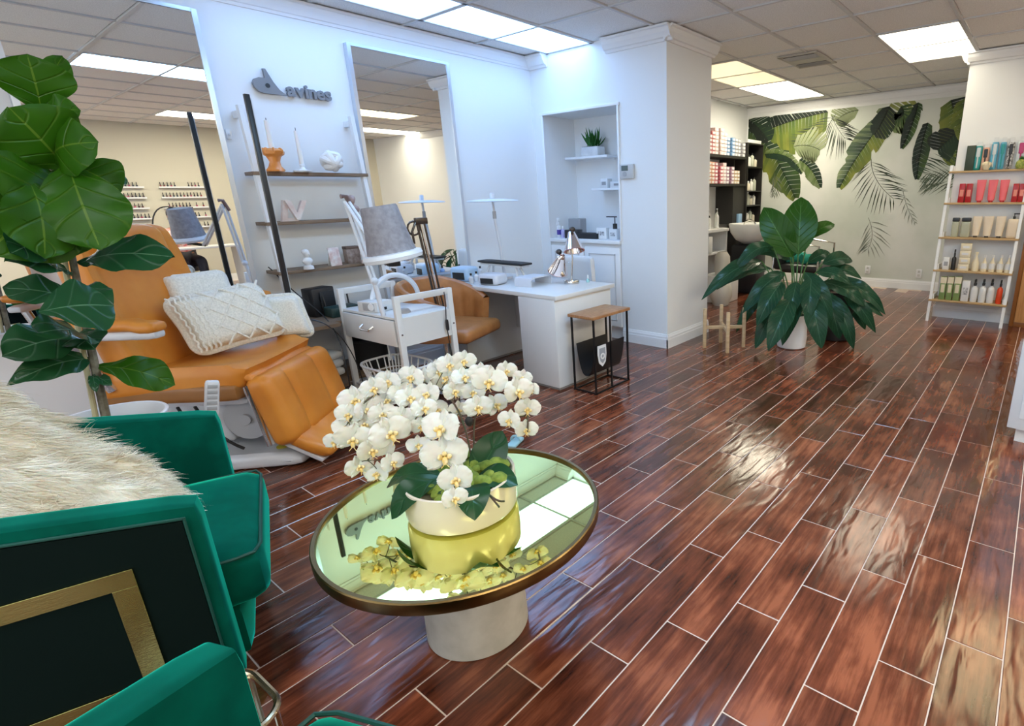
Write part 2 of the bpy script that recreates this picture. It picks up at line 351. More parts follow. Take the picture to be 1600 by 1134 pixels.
def frond(spine,ln,n=13,c=(GR,MD),ang=45,side=(1,-1),wd=.008):
    S=bez([Vector((*mpt(*p),0)) for p in spine],n); P=[]
    for i in range(1,n+1):
        a=S[i]; t=(S[i]-S[i-1]).normalized(); u=i/n; l=ln*.0036*(math.sin(math.pi*(u*.8+.15))*.8+.25)
        P.append(([tuple(S[i-1]+Vector((.004,0,0)))[:2],tuple(a+Vector((.004,0,0)))[:2],tuple(a-Vector((.004,0,0)))[:2],tuple(S[i-1]-Vector((.004,0,0)))[:2]],[c[1]]*4))
        for s in side:
            th=math.radians(ang*s*(1-.35*u)+R.uniform(-6,6)); d=Vector((t.x*math.cos(th)-t.y*math.sin(th),t.x*math.sin(th)+t.y*math.cos(th),0)); n_=Vector((-d.y,d.x,0))
            e=a+d*l+Vector((0,-.12*l,0)); m=a+d*l*.45
            k=lerp3(c[0],c[1],R.random())
            P.append(([tuple(a)[:2],tuple(m+n_*wd)[:2],tuple(e)[:2],tuple(m-n_*wd)[:2]],[k]*4))
    mesh2d('leaf',P)
banana([(640,140),(560,150),(520,200)],45,45,(PA,PA),(PA,PA),n=8)
banana([(960,130),(860,140),(810,240)],60,60,(PA,YE),(OL,PA),n=8)
banana([(60,240),(170,300),(240,440),(310,600)],75,70,(MD,YE),(TE,OL),n=20)
banana([(480,150),(300,185),(160,245)],80,130,(DK,TE),(OL,YE),n=18,fw=.1)
banana([(62,190),(110,210),(170,300)],40,60,(DK,DK),(MD,TE),n=8)
banana([(150,370),(230,360),(290,370),(345,470)],26,22,(MD,TE),(OL,PA),n=10)
banana([(330,400),(400,430),(440,545)],34,26,(OL,PA),(MD,TE),n=10)
frond([(520,160),(470,260),(380,290),(330,320)],105,15,(GR,(.12,.16,.12)),60,(1,))
frond([(500,170),(520,230),(570,290)],110,13,(GR,(.10,.14,.10)),50)
frond([(200,470),(215,520),(200,580)],50,9,((.4,.42,.38),GR),40)
banana([(800,120),(740,260),(640,340),(540,545)],55,52,(TE,PA),(OL,YE),n=24,rag=.5)
banana([(800,120),(770,200),(720,270)],36,55,(DK,TE),(DK,MD),n=10)
banana([(860,120),(900,170),(830,190)],40,44,(DK,MD),(MD,OL),n=8)
frond([(705,395),(700,460),(740,540),(820,600)],115,13,(GR,(.12,.19,.12)),62)
banana([(950,100),(940,180),(865,340)],26,24,(DK,TE),(MD,OL),n=12)
banana([(1000,205),(960,330),(942,500)],26,30,(DK,TE),(TE,OL),n=14)
banana([(1120,88),(1150,190),(1165,330),(1140,430)],60,190,(OL,YE),(DK,MD),n=20,fw=.25,rag=.25)
banana([(1160,250),(1100,300),(1050,350)],60,60,(DK,DK),(TE,MD),n=8)
banana([(1190,80),(1180,180),(1190,300)],40,60,(OL,YE),(YE,MD),n=9)
frond([(1210,430),(1100,440),(1000,470)],110,11,(GR,MD),50)
frond([(1210,520),(1100,490),(1000,520)],90,9,((.35,.4,.33),GR),40)
frond([(690,700),(730,790),(690,860)],90,8,((.56,.58,.53),(.50,.53,.48)),55,(1,-1),.009)
frond([(870,560),(890,660),(930,720)],40,6,((.57,.59,.54),(.52,.55,.5)),40)
banana([(300,330),(380,310),(440,350)],70,70,(PA,PA),(PA,(.6,.63,.5)),n=9)
for lab,px,py in (('white wall socket left under the leaf mural',1356,421),('white wall socket right under the leaf mural',1436,427)):
    p=at(px,py,0,XF); t=thing('wall_socket',lab,'socket',(XF-.012,p.y,p.z))
    MB().box((0,0,0),(.012,.075,.12),.004).go('cover_plate',trimw,t); MB().box((-.007,0,.027),(.004,.032,.034),.002).box((-.007,0,-.027),(.004,.032,.034),.002).go('outlet',mat('socket_face',(.6,.6,.58),.4),t)
# ---------------------------------------------------------------- mirrors on the left wall
silver=mat('mirror_glass',(.93,.95,.95),.005,1.0); mfr=mat('mirror_frame',(.62,.66,.72),.28,.7)
def wmirror(lab,x0,x1,z0,z1,d=.05):
    t=thing('wall_mirror',lab,'mirror',((x0+x1)/2,YL,z0)); w=(x1-x0)/2; h=z1-z0
    MB().bx(-w,w,-d+.012,-.002,0,h).go('backing',trimw,t,smooth=False)
    MB().bx(-w,w,-d+.006,-d+.011,0,h).go('glass',silver,t,smooth=False)
    for s in (-1,1): MB().bx(s*(w+.012)-.014,s*(w+.012)+.014,-d,-.002,-.02,h+.02).go('side_frame',mfr,t,smooth=False)
    for z in (-.012,h+.012): MB().bx(-w,w,-d,-.002,z-.01,z+.01).go('cross_frame',mfr,t,smooth=False)
    return t
wmirror('very tall wall mirror behind the orange reclining chair',.56,1.395,.72,2.497)
wmirror('tall narrow wall mirror right of the decorated ladder shelf',2.335,3.15,.78,2.487)
# third mirror edge at the picture's left margin
wmirror('wall mirror at the left picture edge behind the fiddle leaf fig',-.42,.40,.72,2.497)
# ---------------------------------------------------------------- wall sign
sg=thing('wall_sign','dark grey raised lettering sign reading davines on the white wall','sign',(1.652,YL-.022,2.10)); sgm=mat('sign_metal',(.20,.21,.22),.35,.6); sge=mat('sign_face',(.23,.235,.25),.45,.3)
b=MB()  # stylised d: pointed stem over a flat oval bowl
o=[(.205,.0)]; 
out=[(.06,0),(.03,.006),(.006,.03),(0,.055),(.012,.08),(.04,.092),(.08,.094),(.075,.15),(.09,.15),(.125,.075),(.155,.03),(.196,.0)]
b.poly(out,.022,1); b.go('letter',sge,sg)
MB().cyl((.085,-.012,.048),.014,.004,n=16,rot=(math.pi/2,0,0)).go('letter_eye',mat('sign_dark',(.03,.03,.03),.6),sg)
x=.200
for ch in 'avines':
    cu=bpy.data.curves.new('t','FONT'); cu.body=ch; cu.size=.118; cu.extrude=.011; cu.offset=.004; cu.resolution_u=3
    to=bpy.data.objects.new('t',cu); COL.objects.link(to); dg=bpy.context.evaluated_depsgraph_get(); me=bpy.data.meshes.new_from_object(to.evaluated_get(dg)); bpy.data.objects.remove(to)
    me.materials.clear(); me.materials.append(sge)
    xs=[v.co.x for v in me.vertices]; 
    lo=link('letter',me,sg,(x-min(xs),0,.002),(math.pi/2,0,0)); x+=max(xs)-min(xs)+.001
# ---------------------------------------------------------------- decorated ladder shelf
oak=mat('grey_oak',(.16,.105,.065),.55,c2=(.25,.17,.11),scale=9,stretch=(1,12,12)); wht=mat('white_lacquer',(.78,.79,.80),.35)
ls=thing('ladder_shelf','white framed wall ladder shelf with grey oak boards between the mirrors','shelf',(1.52,YL,0))
def ry(z): return -.10-.17*(2.0-z)/2.0*1.15
for x in (0,.71):
    MB().tube([(x,ry(1.98),1.98),(x,ry(0),0)],.001).go('rail',wht,ls) if False else None
    b=MB(); y0,y1=ry(2.0),ry(0)
    V=[b.b.verts.new(v) for v in ((x-.014,y1-.02,0),(x+.014,y1-.02,0),(x+.014,y1+.02,0),(x-.014,y1+.02,0),(x-.014,y0-.02,2),(x+.014,y0-.02,2),(x+.014,y0+.02,2),(x-.014,y0+.02,2))]
    for f in ((3,2,1,0),(4,5,6,7),(0,1,5,4),(1,2,6,5),(2,3,7,6),(3,0,4,7)): b.b.faces.new([V[i] for i in f])
    b.go('rail',wht,ls,smooth=False)
    MB().bx(x-.014,x+.014,y0+.02,-.002,1.93,1.97).go('wall_bracket',wht,ls,smooth=False)
SZ=[1.60,1.28,.955,.62,.2]
for i,z in enumerate(SZ):
    y0=ry(z)-.03 if i<3 else -.62
    b=MB()
    if i<3: b.bx(-.025,.735,y0,-.02,z-.022,z,.002)
    else: b.bx(-.15,.60,-.53,-.02,z-.022,z,.002).bx(-.15,.14,-.615,-.53,z-.022,z)
    b.go('shelf_board',oak,ls)
for s,q in ((-.12,-.6),(.57,-.52)):
    MB().bx(s-.015,s+.015,q,q+.03,0,.6).go('leg',wht,ls,smooth=False)
mb=MATS
marble=mat('white_plaster',(.80,.79,.78),.5,bump=.3,scale=30); wax=mat('candle_wax',(.85,.84,.82),.4,sub=.3); orange=mat('orange_glaze',(.75,.28,.06),.3)
def S1(px,z): return at(px,0,1,4.12)
t=thing('candle_holder','small orange sculpted vase holding a tall white candle','candle holder',(1.60,4.14,SZ[0])); t.location=(at(430,258,1,4.14).x,4.14,SZ[0])
b=MB().lathe([(.0,0),(.05,.0),(.052,.01),(.036,.035),(.03,.06),(.04,.09),(.06,.105),(.066,.125),(.05,.14),(.03,.13),(.0,.125)],n=20)
for v in b.b.verts: v.co.x*=1+.12*math.sin(v.co.z*160+v.co.y*90); v.co.y*=1+.12*math.cos(v.co.z*140+v.co.x*90)
b.go('vase',orange,t)
for k in range(7): a=k*.9; MB().sph((.05*math.cos(a),.05*math.sin(a),.125),.018,(1,.6,1.2),n=8,rot=(0,0,a)).go('petal',orange,t)
MB().cyl((0,0,.215),.017,.19,.014,n=14).go('candle',wax,t); MB().cyl((0,0,.315),.002,.02,n=6).go('wick',mat('black_matt',(.015,.015,.016),.6),t)
t=thing('candle_holder','white saucer candlestick with a slim white candle on the top shelf','candle holder',(at(472,258,1,4.14).x,4.14,SZ[0]))
MB().lathe([(0,0),(.055,0),(.06,.008),(.02,.016),(.012,.03),(.018,.045),(.014,.05),(0,.05)],n=24).go('saucer',trimw,t); MB().cyl((0,0,.155),.015,.21,.012,n=14).go('candle',wax,t); MB().cyl((0,0,.27),.0018,.02,n=6).go('wick',MATS['black_matt'],t)
t=thing('knot_sculpture','white twisted knot ornament at the right of the top shelf','ornament',(at(520,262,1,4.14).x,4.14,SZ[0]+.077))
for k,(rx,rz) in enumerate(((.4,.3),(1.3,1.1),(2.2,2.0),(.9,2.7))):
    e=Euler((rx,0.2,rz)).to_matrix(); MB().tube([tuple(e@Vector(p)) for p in arc((0,0,0),.052,0,360,22)[:-1]],.024,10,closed=True).go('ring',marble,t)
# letters ornament on the second shelf
rose=mat('rose_marble',(.66,.52,.48),.4,c2=(.8,.74,.7),scale=14)
t=thing('letter_ornament','pinkish interlaced L and V letter ornament on the second shelf','ornament',(at(440,335,1,4.17).x+.05,4.17,SZ[1]))
MB().poly([(-.06,.0),(.045,0),(.045,.02),(-.02,.022),(.0,.14),(-.03,.14)],.03,1).go('letter_l',rose,t)
MB().poly([(-.03,.135),(.005,.135),(.035,.055),(.075,.135),(.11,.135),(.045,.01),(.025,.01)],.028,1,c=(0,-.03,.0)).go('letter_v',rose,t)
def bust(name,lab,loc,m,s=1,rz=0):
    t=thing(name,lab,'figurine',loc,rz)
    MB().lathe([(0,0),(.035*s,0),(.033*s,.02*s),(.018*s,.028*s),(.016*s,.04*s)],n=16).go('base',m,t)
    b=MB().sph((0,0,.058*s),.036*s,(1.15,.75,.8),12).sph((0,0,.085*s),.014*s,(1,1,1.4),10).sph((0,-.003*s,.112*s),.024*s,(.85,1,1.15),14).sph((0,.006*s,.122*s),.026*s,(1,.95,.9),12).sph((0,-.027*s,.108*s),.005*s,(1,1,1.5),8)
    b.go('body',m,t); return t
bust('bust_figurine','small white bust figurine on the third ladder shelf',(at(482,415,1,4.1).x,4.1,SZ[2]),marble,.95,.3)
bust('bust_figurine','brown rose figurine beside the lamp arm on the second shelf',(at(553,338,1,4.12).x,4.12,SZ[1]),mat('bronze_clay',(.28,.18,.15),.5,c2=(.5,.38,.34)),1.15,-.4)
t=thing('greeting_card','white card with a red scribble standing on the third shelf','card',(at(526,412,1,4.12).x,4.13,SZ[2]),.15)
MB().box((0,0,.065),(.085,.006,.13),.001,rot=(-.12,0,0)).go('card',mat('card_print',(.8,.76,.74),.6,c2=(.55,.35,.32),scale=25),t); MB().box((0,.025,.06),(.07,.005,.12),.001,rot=(.25,0,0)).go('stand_flap',trimw,t)
t=thing('small_box','brown patterned box behind the card on the third shelf','box',(at(552,410,1,4.2).x,4.2,SZ[2]))
MB().box((0,0,.055),(.1,.06,.11),.003).go('box_body',mat('brown_box',(.2,.14,.11),.6,c2=(.4,.33,.3),scale=30),t); MB().box((0,0,.115),(.104,.064,.02),.003).go('lid',mat('brown_lid',(.15,.1,.08),.6),t)
bust('bust_figurine','rosy figurine at the right end of the third shelf',(at(567,408,1,4.1).x+.02,4.08,SZ[2]),rose,1.1,.5)
blk=mat('black_plastic',(.018,.018,.02),.35); blm=MATS['black_matt']
t=thing('desktop_speaker','black upright device on the fourth ladder shelf','device',(1.72,4.12,SZ[3]))
MB().box((0,0,.1),(.17,.12,.2),.008,rot=(0,0,.2)).go('housing',blk,t); MB().box((.03,-.066,.1),(.11,.006,.15),.002,rot=(0,0,.2)).go('front_grille',blm,t)
t=thing('router','dark green black low box in front of the upright device','device',(1.80,3.98,SZ[3])); MB().box((0,0,.035),(.2,.13,.07),.01).go('housing',mat('dark_teal_plastic',(.02,.05,.045),.4),t)
for s in (-1,1): MB().tube([(s*.08,.05,.06),(s*.085,.07,.17)],.006).go('antenna',blk,t)
def cable(pts,r,lab,m=None,name='cable',n=24):
    return tag(MB().tube(bez(pts,n),r,6).go(name,m or blk),lab,'cable')
cable([(1.50,4.28,.98),(1.55,4.2,.9),(1.62,4.1,.62),(1.7,3.9,.7),(1.62,3.66,.66),(1.6,3.6,.35),(1.62,3.68,.02)],.004,'black cable hanging from the fourth ladder shelf')
cable([(1.43,3.82,.66),(1.5,3.74,.7),(1.6,3.7,.66),(1.7,3.68,.5),(1.72,3.66,.25),(1.7,3.64,.02)],.0035,'thin black cord running from the pole lamp base')
t=thing('towel_stack','white bundle of towels on the bottom ladder board','towels',(1.62,3.98,SZ[4]))
for k in range(3): MB().rbox((0,.0,.035+.06*k),(.2,.16,.06),.028,4,rot=(0,0,.1*k)).go('towel',mat('white_terry',(.75,.75,.73),.9,bump=.6,scale=120),t)
t=thing('storage_basket','dark storage basket on the bottom ladder board','basket',(1.95,3.98,SZ[4])); MB().lathe([(.0,.0),(.12,0),(.15,.22),(.145,.22),(.115,.01),(0,.01)],n=20).go('basket_body',blm,t)
MB().tube(arc((0,0,.22),.148,0,360,24)[:-1],.008,6,closed=True).go('rim',blk,t)
# slim black pole lamp
t=thing('pole_lamp','slim black upright pole lamp left of the ladder shelf','lamp',(1.41,3.80,SZ[3]))
MB().cyl((0,0,.008),.075,.016,n=28).go('base',blk,t); MB().bx(-.014,.014,-.012,.012,.016,1.38,.003).go('pole',blk,t); MB().bx(.0145,.0185,-.007,.007,.05,1.36).go('light_strip',mat('strip',(.6,.65,.7),.3),t,smooth=False)
# light switch hook plates on wall
t=thing('wall_hook','small white wall hook beside the top of the ladder shelf','hook',(1.46,YL-.004,1.83)); MB().box((0,0,0),(.03,.01,.06),.003).go('plate',trimw,t); MB().tube([(0,-.005,0),(0,-.04,-.01),(0,-.045,.02)],.006).go('hook',trimw,t)
# ---------------------------------------------------------------- green velvet armchairs
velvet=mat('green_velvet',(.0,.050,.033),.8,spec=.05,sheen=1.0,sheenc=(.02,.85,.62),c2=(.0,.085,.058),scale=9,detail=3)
velvd=mat('green_velvet_side',(.001,.006,.005),.8,spec=.1,sheen=.04,sheenc=(.1,.3,.2)); gold=mat('brushed_gold',(.42,.38,.14),.22,1.0,bump=.15,scale=50,stretch=(1,1,8)); piping=mat('green_piping',(.0,.055,.04),.6)  # shade on the dark green side panels is put into their near-black colour
def armchair(lab,loc,rz,gap=.31):
    t=thing('armchair',lab,'armchair',loc,rz)
    sl=lambda x:.685-(x-.02)*.155
    for s in (-1,1):
        b=MB()
        def f(p,u,s=s):
            x,y,z=p; top=sl(x); return (x,y,z if z<0 else z+(top-.685)*min(1,z/.25+.0)) 
        b.rbox((-.36,s*.355,.40),(.76,.09,.57),.022,10,f=lambda p,u:(p.x,p.y,p.z+((sl(p.x-.36)-.685) if u.z>0 else 0)*max(0,u.z)))
        a=b.go('arm',velvet,t)
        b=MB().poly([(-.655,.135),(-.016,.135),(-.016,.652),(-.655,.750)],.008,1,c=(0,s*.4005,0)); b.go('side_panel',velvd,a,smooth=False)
        b=MB(); x0,x1,z0,z1,w=-.60,-.127,.20,.567,.047
        for q in ((x0,x1,z1-w,z1),(x0,x1,z0,z0+w),(x0,x0+w,z0+w,z1-w),(x1-w,x1,z0+w,z1-w)):
            b.bx(q[0],q[1],s*.402,s*.41,q[2],q[3],.001)
        b.go('gold_inlay',gold,a,smooth=False)
        MB().tube([(-.66,s*.402,.757),(-.011,s*.402,.657),(-.011,s*.402,.13),(-.66,s*.402,.13)],.005,6,closed=True).go('piping',piping,a)
    MB().rbox((-.66,0,.54),(.15,.62,.86),.05,10,f=lambda p,u:(p.x-.10*max(0,p.z+.1)-.02*(1-u.y*u.y),p.y,p.z+.03*(1-u.y**2)*max(0,u.z))).go('backrest',velvet,t)
    MB().rbox((-.27,0,.215),(.62,.62,.17),.03,6).go('front_rail',velvd if False else velvet,t)
    c=MB().rbox((-.245,0,.375),(.715,.612,.165),.045,12,f=lambda p,u:(p.x,p.y,p.z+.022*(1-u.x**4)*(1-u.y**4)*max(0,u.z)-.01*(1-u.x**2)*(u.z<0))).go('seat_cushion',velvet,t)
    pts=[(.105,-.25,.452),(.105,.25,.452),(.085,.285,.452),(.05,.30,.452),(-.5,.30,.452)]
    MB().tube([(-.5,-.302,.45),(.05,-.302,.45),(.093,-.292,.45),(.108,-.25,.45),(.108,.25,.45),(.093,.292,.45),(.05,.302,.45),(-.5,.302,.45)],.005,6).go('piping',piping,c)
    for x in (-.06,-.62):
        for s in (-1,1): MB().cyl((x,s*.34,.065),.014,.13,.02,12).go('leg',gold,t)
    return t
CH1=armchair('green velvet armchair with a cream sheepskin over its seat and back',(.407,1.979,0),math.radians(-19.9))
CH2=armchair('green velvet armchair at the bottom left corner of the picture, nearest',(.278,.686,0),math.radians(21))
# sheepskin
wool=mat('sheepskin_wool',(.72,.63,.47),.8,c2=(.93,.89,.78),scale=7,sub=.15)
sk=thing('sheepskin','shaggy cream sheepskin draped over the far green armchair','sheepskin',(.407,1.979,0)); sk.rotation_euler=(0,0,math.radians(-19.9))
RS=random.Random(3)
def skin_pt(u,v):
    "u 0..1 from front edge of the seat part up over the back, v -1..1 across"
    w=.315-.02*math.sin(u*9)-.05*max(0,.2-u)*4; y=.015+v*w+.02*math.sin(u*7)
    edge=(1-abs(v)**3)
    K=[(-.10,.47),(-.15,.545),(-.24,.61),(-.33,.70),(-.42,.81),(-.50,.91),(-.60,.985),(-.71,1.0),(-.80,.93),(-.82,.8)]
    s=u*(len(K)-1); i_=min(len(K)-2,int(s)); f_=s-i_; f_=f_; x=K[i_][0]+(K[i_+1][0]-K[i_][0])*f_; z=K[i_][1]+(K[i_+1][1]-K[i_][1])*f_+.02*edge
    if u<.25: x-= .10*abs(v)**2.2*(1-u/.25)+.02*math.sin(v*11)
    bump=.012*math.sin(v*9+u*14)+.01*math.sin(u*23-v*5)
    return Vector((x+.012*edge,y,z+bump))
MB().grid(lambda i,j:skin_pt(i,j*2-1),40,24).go('hide',wool,sk)
vs=[];fs=[]
def strand(p,d,L,w,curl):
    n=4; t=d.normalized(); sd=t.cross(Vector((RS.uniform(-1,1),RS.uniform(-1,1),RS.uniform(-.3,1)))).normalized(); b0=len(vs)
    ph=RS.uniform(0,6.28); q=p.copy(); gdir=t.copy()
    for k in range(n):
        u=k/n; ww=w*(1-u*.8)
        vs.append(tuple(q-sd*ww)); vs.append(tuple(q+sd*ww))
        gdir=(gdir+Vector((math.cos(ph+u*5)*curl,math.sin(ph+u*5)*curl,-.22))).normalized(); q=q+gdir*L/n
        if k: i=b0+2*(k-1); fs.append((i,i+1,i+3,i+2))
    vs.append(tuple(q)); i=b0+2*(n-1); fs.append((i,i+1,len(vs)-1))
lock={}
for k in range(36000):
    u,v=RS.random(),RS.uniform(-1,1); 
    if RS.random()<.12: v=math.copysign(1-abs(RS.gauss(0,.03)),v); v=max(-1,min(1,v))
    if RS.random()<.06: u=abs(RS.gauss(0,.02))
    p=skin_pt(u,v); e=.01; du=skin_pt(min(1,u+e),v)-skin_pt(max(0,u-e),v); dv=skin_pt(u,min(1,v+e))-skin_pt(u,max(-1,v-e)); n=dv.cross(du); n=n.normalized() if n.length>0 else Vector((0,0,1))
    if n.x*.8+n.z*.6<0 and u<.75: n=-n
    cu,cv=round(u*26),round(v*13); 
    if (cu,cv) not in lock: lock[(cu,cv)]=(Vector((RS.uniform(-.7,1),RS.uniform(-.9,.9),RS.uniform(-.3,.3))),RS.uniform(.5,1.2))
    ld,ll=lock[(cu,cv)]
    down=-du.normalized()*.75+dv.normalized()*v*abs(v)*1.0
    d=n*.75+down*.7+ld*.55+Vector((RS.gauss(0,.13),RS.gauss(0,.13),RS.gauss(0,.1)))
    strand(p-n*.006,d,.074*ll*RS.uniform(.7,1.2),.0012,.5)
me=bpy.data.meshes.new('wool'); me.from_pydata(vs,[],fs); me.materials.append(wool); o=link('wool',me,sk); o['kind']='stuff'
# low gold tube rack between the chairs
rk=thing('magazine_table','low table with a thin gold tube frame between the two green armchairs','side table',(.17,1.36,0))
gt=mat('pale_gold_tube',(.70,.60,.42),.2,1.0)
ring=[(-.3,-.12,.28),(.02,-.125,.28)]+arc((.04,-.06,.28),.065,-80,0,6)+arc((.035,.04,.28),.065,0,85,6)+[(-.3,.11,.28)]
MB().tube(ring,.008,8,closed=True).go('top_frame',gt,rk)
gls=mat('clear_glass',(.9,.96,.95),.02,trans=1.0) if False else glass
MB().poly([(p[0],p[1]) for p in ring],.005,2,c=(0,0,.274)).go('glass_top',glass,rk,smooth=False)
for x,y in ((.09,-.10),(.09,.055),(-.28,.1),(-.28,-.11)): MB().tube([(x,y,0),(x,y,.276)],.006).go('leg',gt,rk)
MB().bx(-.27,.085,-.10,.055,.055,.061).go('lower_shelf',trimw,rk,smooth=False)
for k in range(3):
    t=thing('magazine',['magazine with a white cover on the low gold table shelf, top of the pile','middle magazine of the pile on the low gold table shelf','bottom magazine of the pile on the low gold table shelf'][2-k],'magazine',(.17-.05,1.34,.0615+k*.007),.1*k,'magazines on the low gold table')
    MB().box((0,0,.0032),(.24,.13,.006),.001).go('pages',mat('magazine_print',(.75,.78,.82),.35,c2=(.25,.3,.38),scale=9),t)
# ---------------------------------------------------------------- round mirrored table
tb=thing('coffee_table','round coffee table with green tinted mirror top and gold rim','coffee table',(.880,1.362,0))
tint=mat('gold_mirror',(.84,.85,.31),.015,1.0); rimg=mat('dark_brass',(.20,.13,.05),.3,1.0,bump=.1,scale=40)
MB().cyl((0,0,.442),.418,.006,n=96).go('mirror_top',tint,tb)
MB().lathe([(.416,.418),(.430,.418),(.432,.422),(.432,.452),(.429,.4555),(.419,.4555),(.417,.452),(.417,.43)],n=96).go('rim',rimg,tb)
MB().cyl((0,0,.43),.417,.018,n=64).go('underside',mat('dark_wood',(.05,.03,.02),.5),tb)
con=mat('pale_concrete',(.42,.40,.36),.75,c2=(.52,.50,.46),scale=14,bump=.15)
MB().lathe([(.0,0),(.164,0),(.168,.004),(.164,.2),(.165,.421),(0,.421)],n=64).go('pedestal',con,tb)
# ---------------------------------------------------------------- leaves
def leafmat(n,c,c2,vein,rough=.32,sc=26):
    m=bpy.data.materials.new(n); m.use_nodes=True; nt=m.node_tree; b=nt.nodes['Principled BSDF']; N=nt.nodes.new; L=nt.links.new
    uv=N('ShaderNodeUVMap'); sp=N('ShaderNodeSeparateXYZ'); L(uv.outputs[0],sp.inputs[0])
    def mt(op,a,b_=None):
        n_=N('ShaderNodeMath'); n_.operation=op
        for i,v in enumerate((a,b_)):
            if v is None: continue
            if isinstance(v,(int,float)): n_.inputs[i].default_value=v
            else: L(v,n_.inputs[i])
        return n_.outputs[0]
    au=mt('ABSOLUTE',mt('SUBTRACT',sp.outputs[1],.5)); mid=mt('MULTIPLY',mt('LESS_THAN',au,.014),.75)
    w=mt('SINE',mt('MULTIPLY',mt('SUBTRACT',sp.outputs[0],mt('MULTIPLY',au,.55)),sc*2.0)); ve=mt('POWER',mt('MAXIMUM',w,0),18)
    tc=N('ShaderNodeTexCoord'); no=N('ShaderNodeTexNoise'); no.inputs['Scale'].default_value=9; L(tc.outputs['Object'],no.inputs['Vector'])
    mx=N('ShaderNodeMix'); mx.data_type='RGBA'; mx.inputs[6].default_value=(*c,1); mx.inputs[7].default_value=(*c2,1); L(no.outputs[0],mx.inputs[0])
    m2=N('ShaderNodeMix'); m2.data_type='RGBA'; L(mx.outputs[2],m2.inputs[6]); m2.inputs[7].default_value=(*vein,1); L(mt('MAXIMUM',mid,mt('MULTIPLY',ve,.25)),m2.inputs[0]); L(m2.outputs[2],b.inputs['Base Color'])
    bp=N('ShaderNodeBump'); bp.inputs['Strength'].default_value=.6; bp.inputs['Distance'].default_value=.004; L(mt('SUBTRACT',mt('MULTIPLY',no.outputs[0],.5),ve),bp.inputs['Height']); L(bp.outputs[0],b.inputs['Normal'])
    b.inputs['Roughness'].default_value=rough; b.inputs['Specular IOR Level'].default_value=.22; b.inputs['Coat Weight'].default_value=.0; b.inputs['Coat Roughness'].default_value=.2
    b.inputs['Subsurface Weight'].default_value=.0
    # thin-leaf translucency
    tr=N('ShaderNodeBsdfTranslucent'); L(m2.outputs[2],tr.inputs[0]); ms=N('ShaderNodeMixShader'); ms.inputs[0].default_value=.22; L(b.outputs[0],ms.inputs[1]); L(tr.outputs[0],ms.inputs[2]); L(ms.outputs[0],nt.nodes['Material Output'].inputs[0])
    return m
PROF={'fiddle':lambda u:(math.sin(math.pi*min(1,u*1.02))**.55)*(.62+.38*math.sin(math.pi*(u*.9-.28)))if u<1 else 0,
 'oval':lambda u:math.sin(math.pi*u)**.65,'lance':lambda u:math.sin(math.pi*u**.85)**.85*(1-.1*u),'lily':lambda u:(math.sin(math.pi*u**.8)**.75)}
def leaf(parent,base,tip,w,nrm,m,bend=.12,fold=.18,shape='fiddle',ruf=.03,name='leaf',n=14,petiole=0,roll=0):
    "blade from base to tip (world points); nrm faces the viewer side; bend arches it"
    base,tip,nrm=Vector(base),Vector(tip),Vector(nrm); o=parent.location
    ax=tip-base; Ln=ax.length; t=ax.normalized(); nn=(nrm-t*nrm.dot(t)).normalized(); sd=t.cross(nn).normalized()
    pr=PROF[shape]; ph=R.uniform(0,6.28)
    def fn(i,j):
        v=j*2-1; hw=w/2*pr(min(.999,i+.001)); sp=base+ax*i+nn*(math.sin(math.pi*i)*bend*Ln)
        a=abs(v); rr=ruf*Ln*math.sin(i*17+ph+ (1.3 if v>0 else 0))*a**2
        return sp+sd*(v*hw*(1-.12*roll*a))+nn*(fold*a**1.3*hw+rr-roll*a*a*hw)-o
    b=MB(); b.grid(fn,n,8,uv=True)
    if petiole: b.tube([tuple(base-o-t*petiole+Vector((0,0,-petiole*.3))),tuple(base-o)],.004,6)
    return b.go(name,m,parent,ang=80)
# ---------------------------------------------------------------- white orchids in a low bowl
oc=thing('potted_orchids','white moth orchids in a low cream bowl on the mirror table','orchids',(.889,1.376,.4475))
PC=Vector((.889,1.376,.4475)); ceram=mat('cream_ceramic',(.66,.60,.50),.25,coat=.3)
MB().lathe([(0,0),(.155,0),(.167,.006),(.172,.02),(.1735,.07),(.172,.120),(.168,.124),(.163,.120),(.162,.09),(0,.09)],n=64).go('bowl',ceram,oc)
moss=mat('green_moss',(.10,.16,.015),.9,c2=(.25,.32,.05),scale=40,bump=.8)
b=MB()
for k in range(70):
    a=R.uniform(0,6.28); r=.15*math.sqrt(R.random()); b.sph((r*math.cos(a),r*math.sin(a),.105+R.uniform(0,.022)),R.uniform(.016,.03),(1,1,.7),8)
o=b.go('moss',moss,oc); o['kind']='stuff'
petal=mat('orchid_petal',(.86,.84,.77),.45,sub=.25); pn=petal.node_tree
trn=pn.nodes.new('ShaderNodeBsdfTranslucent'); trn.inputs[0].default_value=(.9,.88,.8,1); msx=pn.nodes.new('ShaderNodeMixShader'); msx.inputs[0].default_value=.3
pn.links.new(pn.nodes['Principled BSDF'].outputs[0],msx.inputs[1]); pn.links.new(trn.outputs[0],msx.inputs[2]); pn.links.new(msx.outputs[0],pn.nodes['Material Output'].inputs[0])
lipm=mat('orchid_lip',(.75,.50,.10),.5,c2=(.88,.80,.55),scale=60)
def pet(b,ang,l,w,cup,tw,z0=0,shape=.6):
    ca,sa=math.cos(ang),math.sin(ang)
    def fn(i,j):
        v=j*2-1; hw=w/2*(math.sin(math.pi*min(.995,i*.93+.06))**shape); r=l*i; q=v*hw; zz=z0+cup*math.sin(i*1.9)*l-.10*abs(v)*hw*2+tw*v*hw+.004*math.sin(v*6+i*7)
        return Vector((ca*r-sa*q,sa*r+ca*q,zz))
    b.grid(fn,6,6)
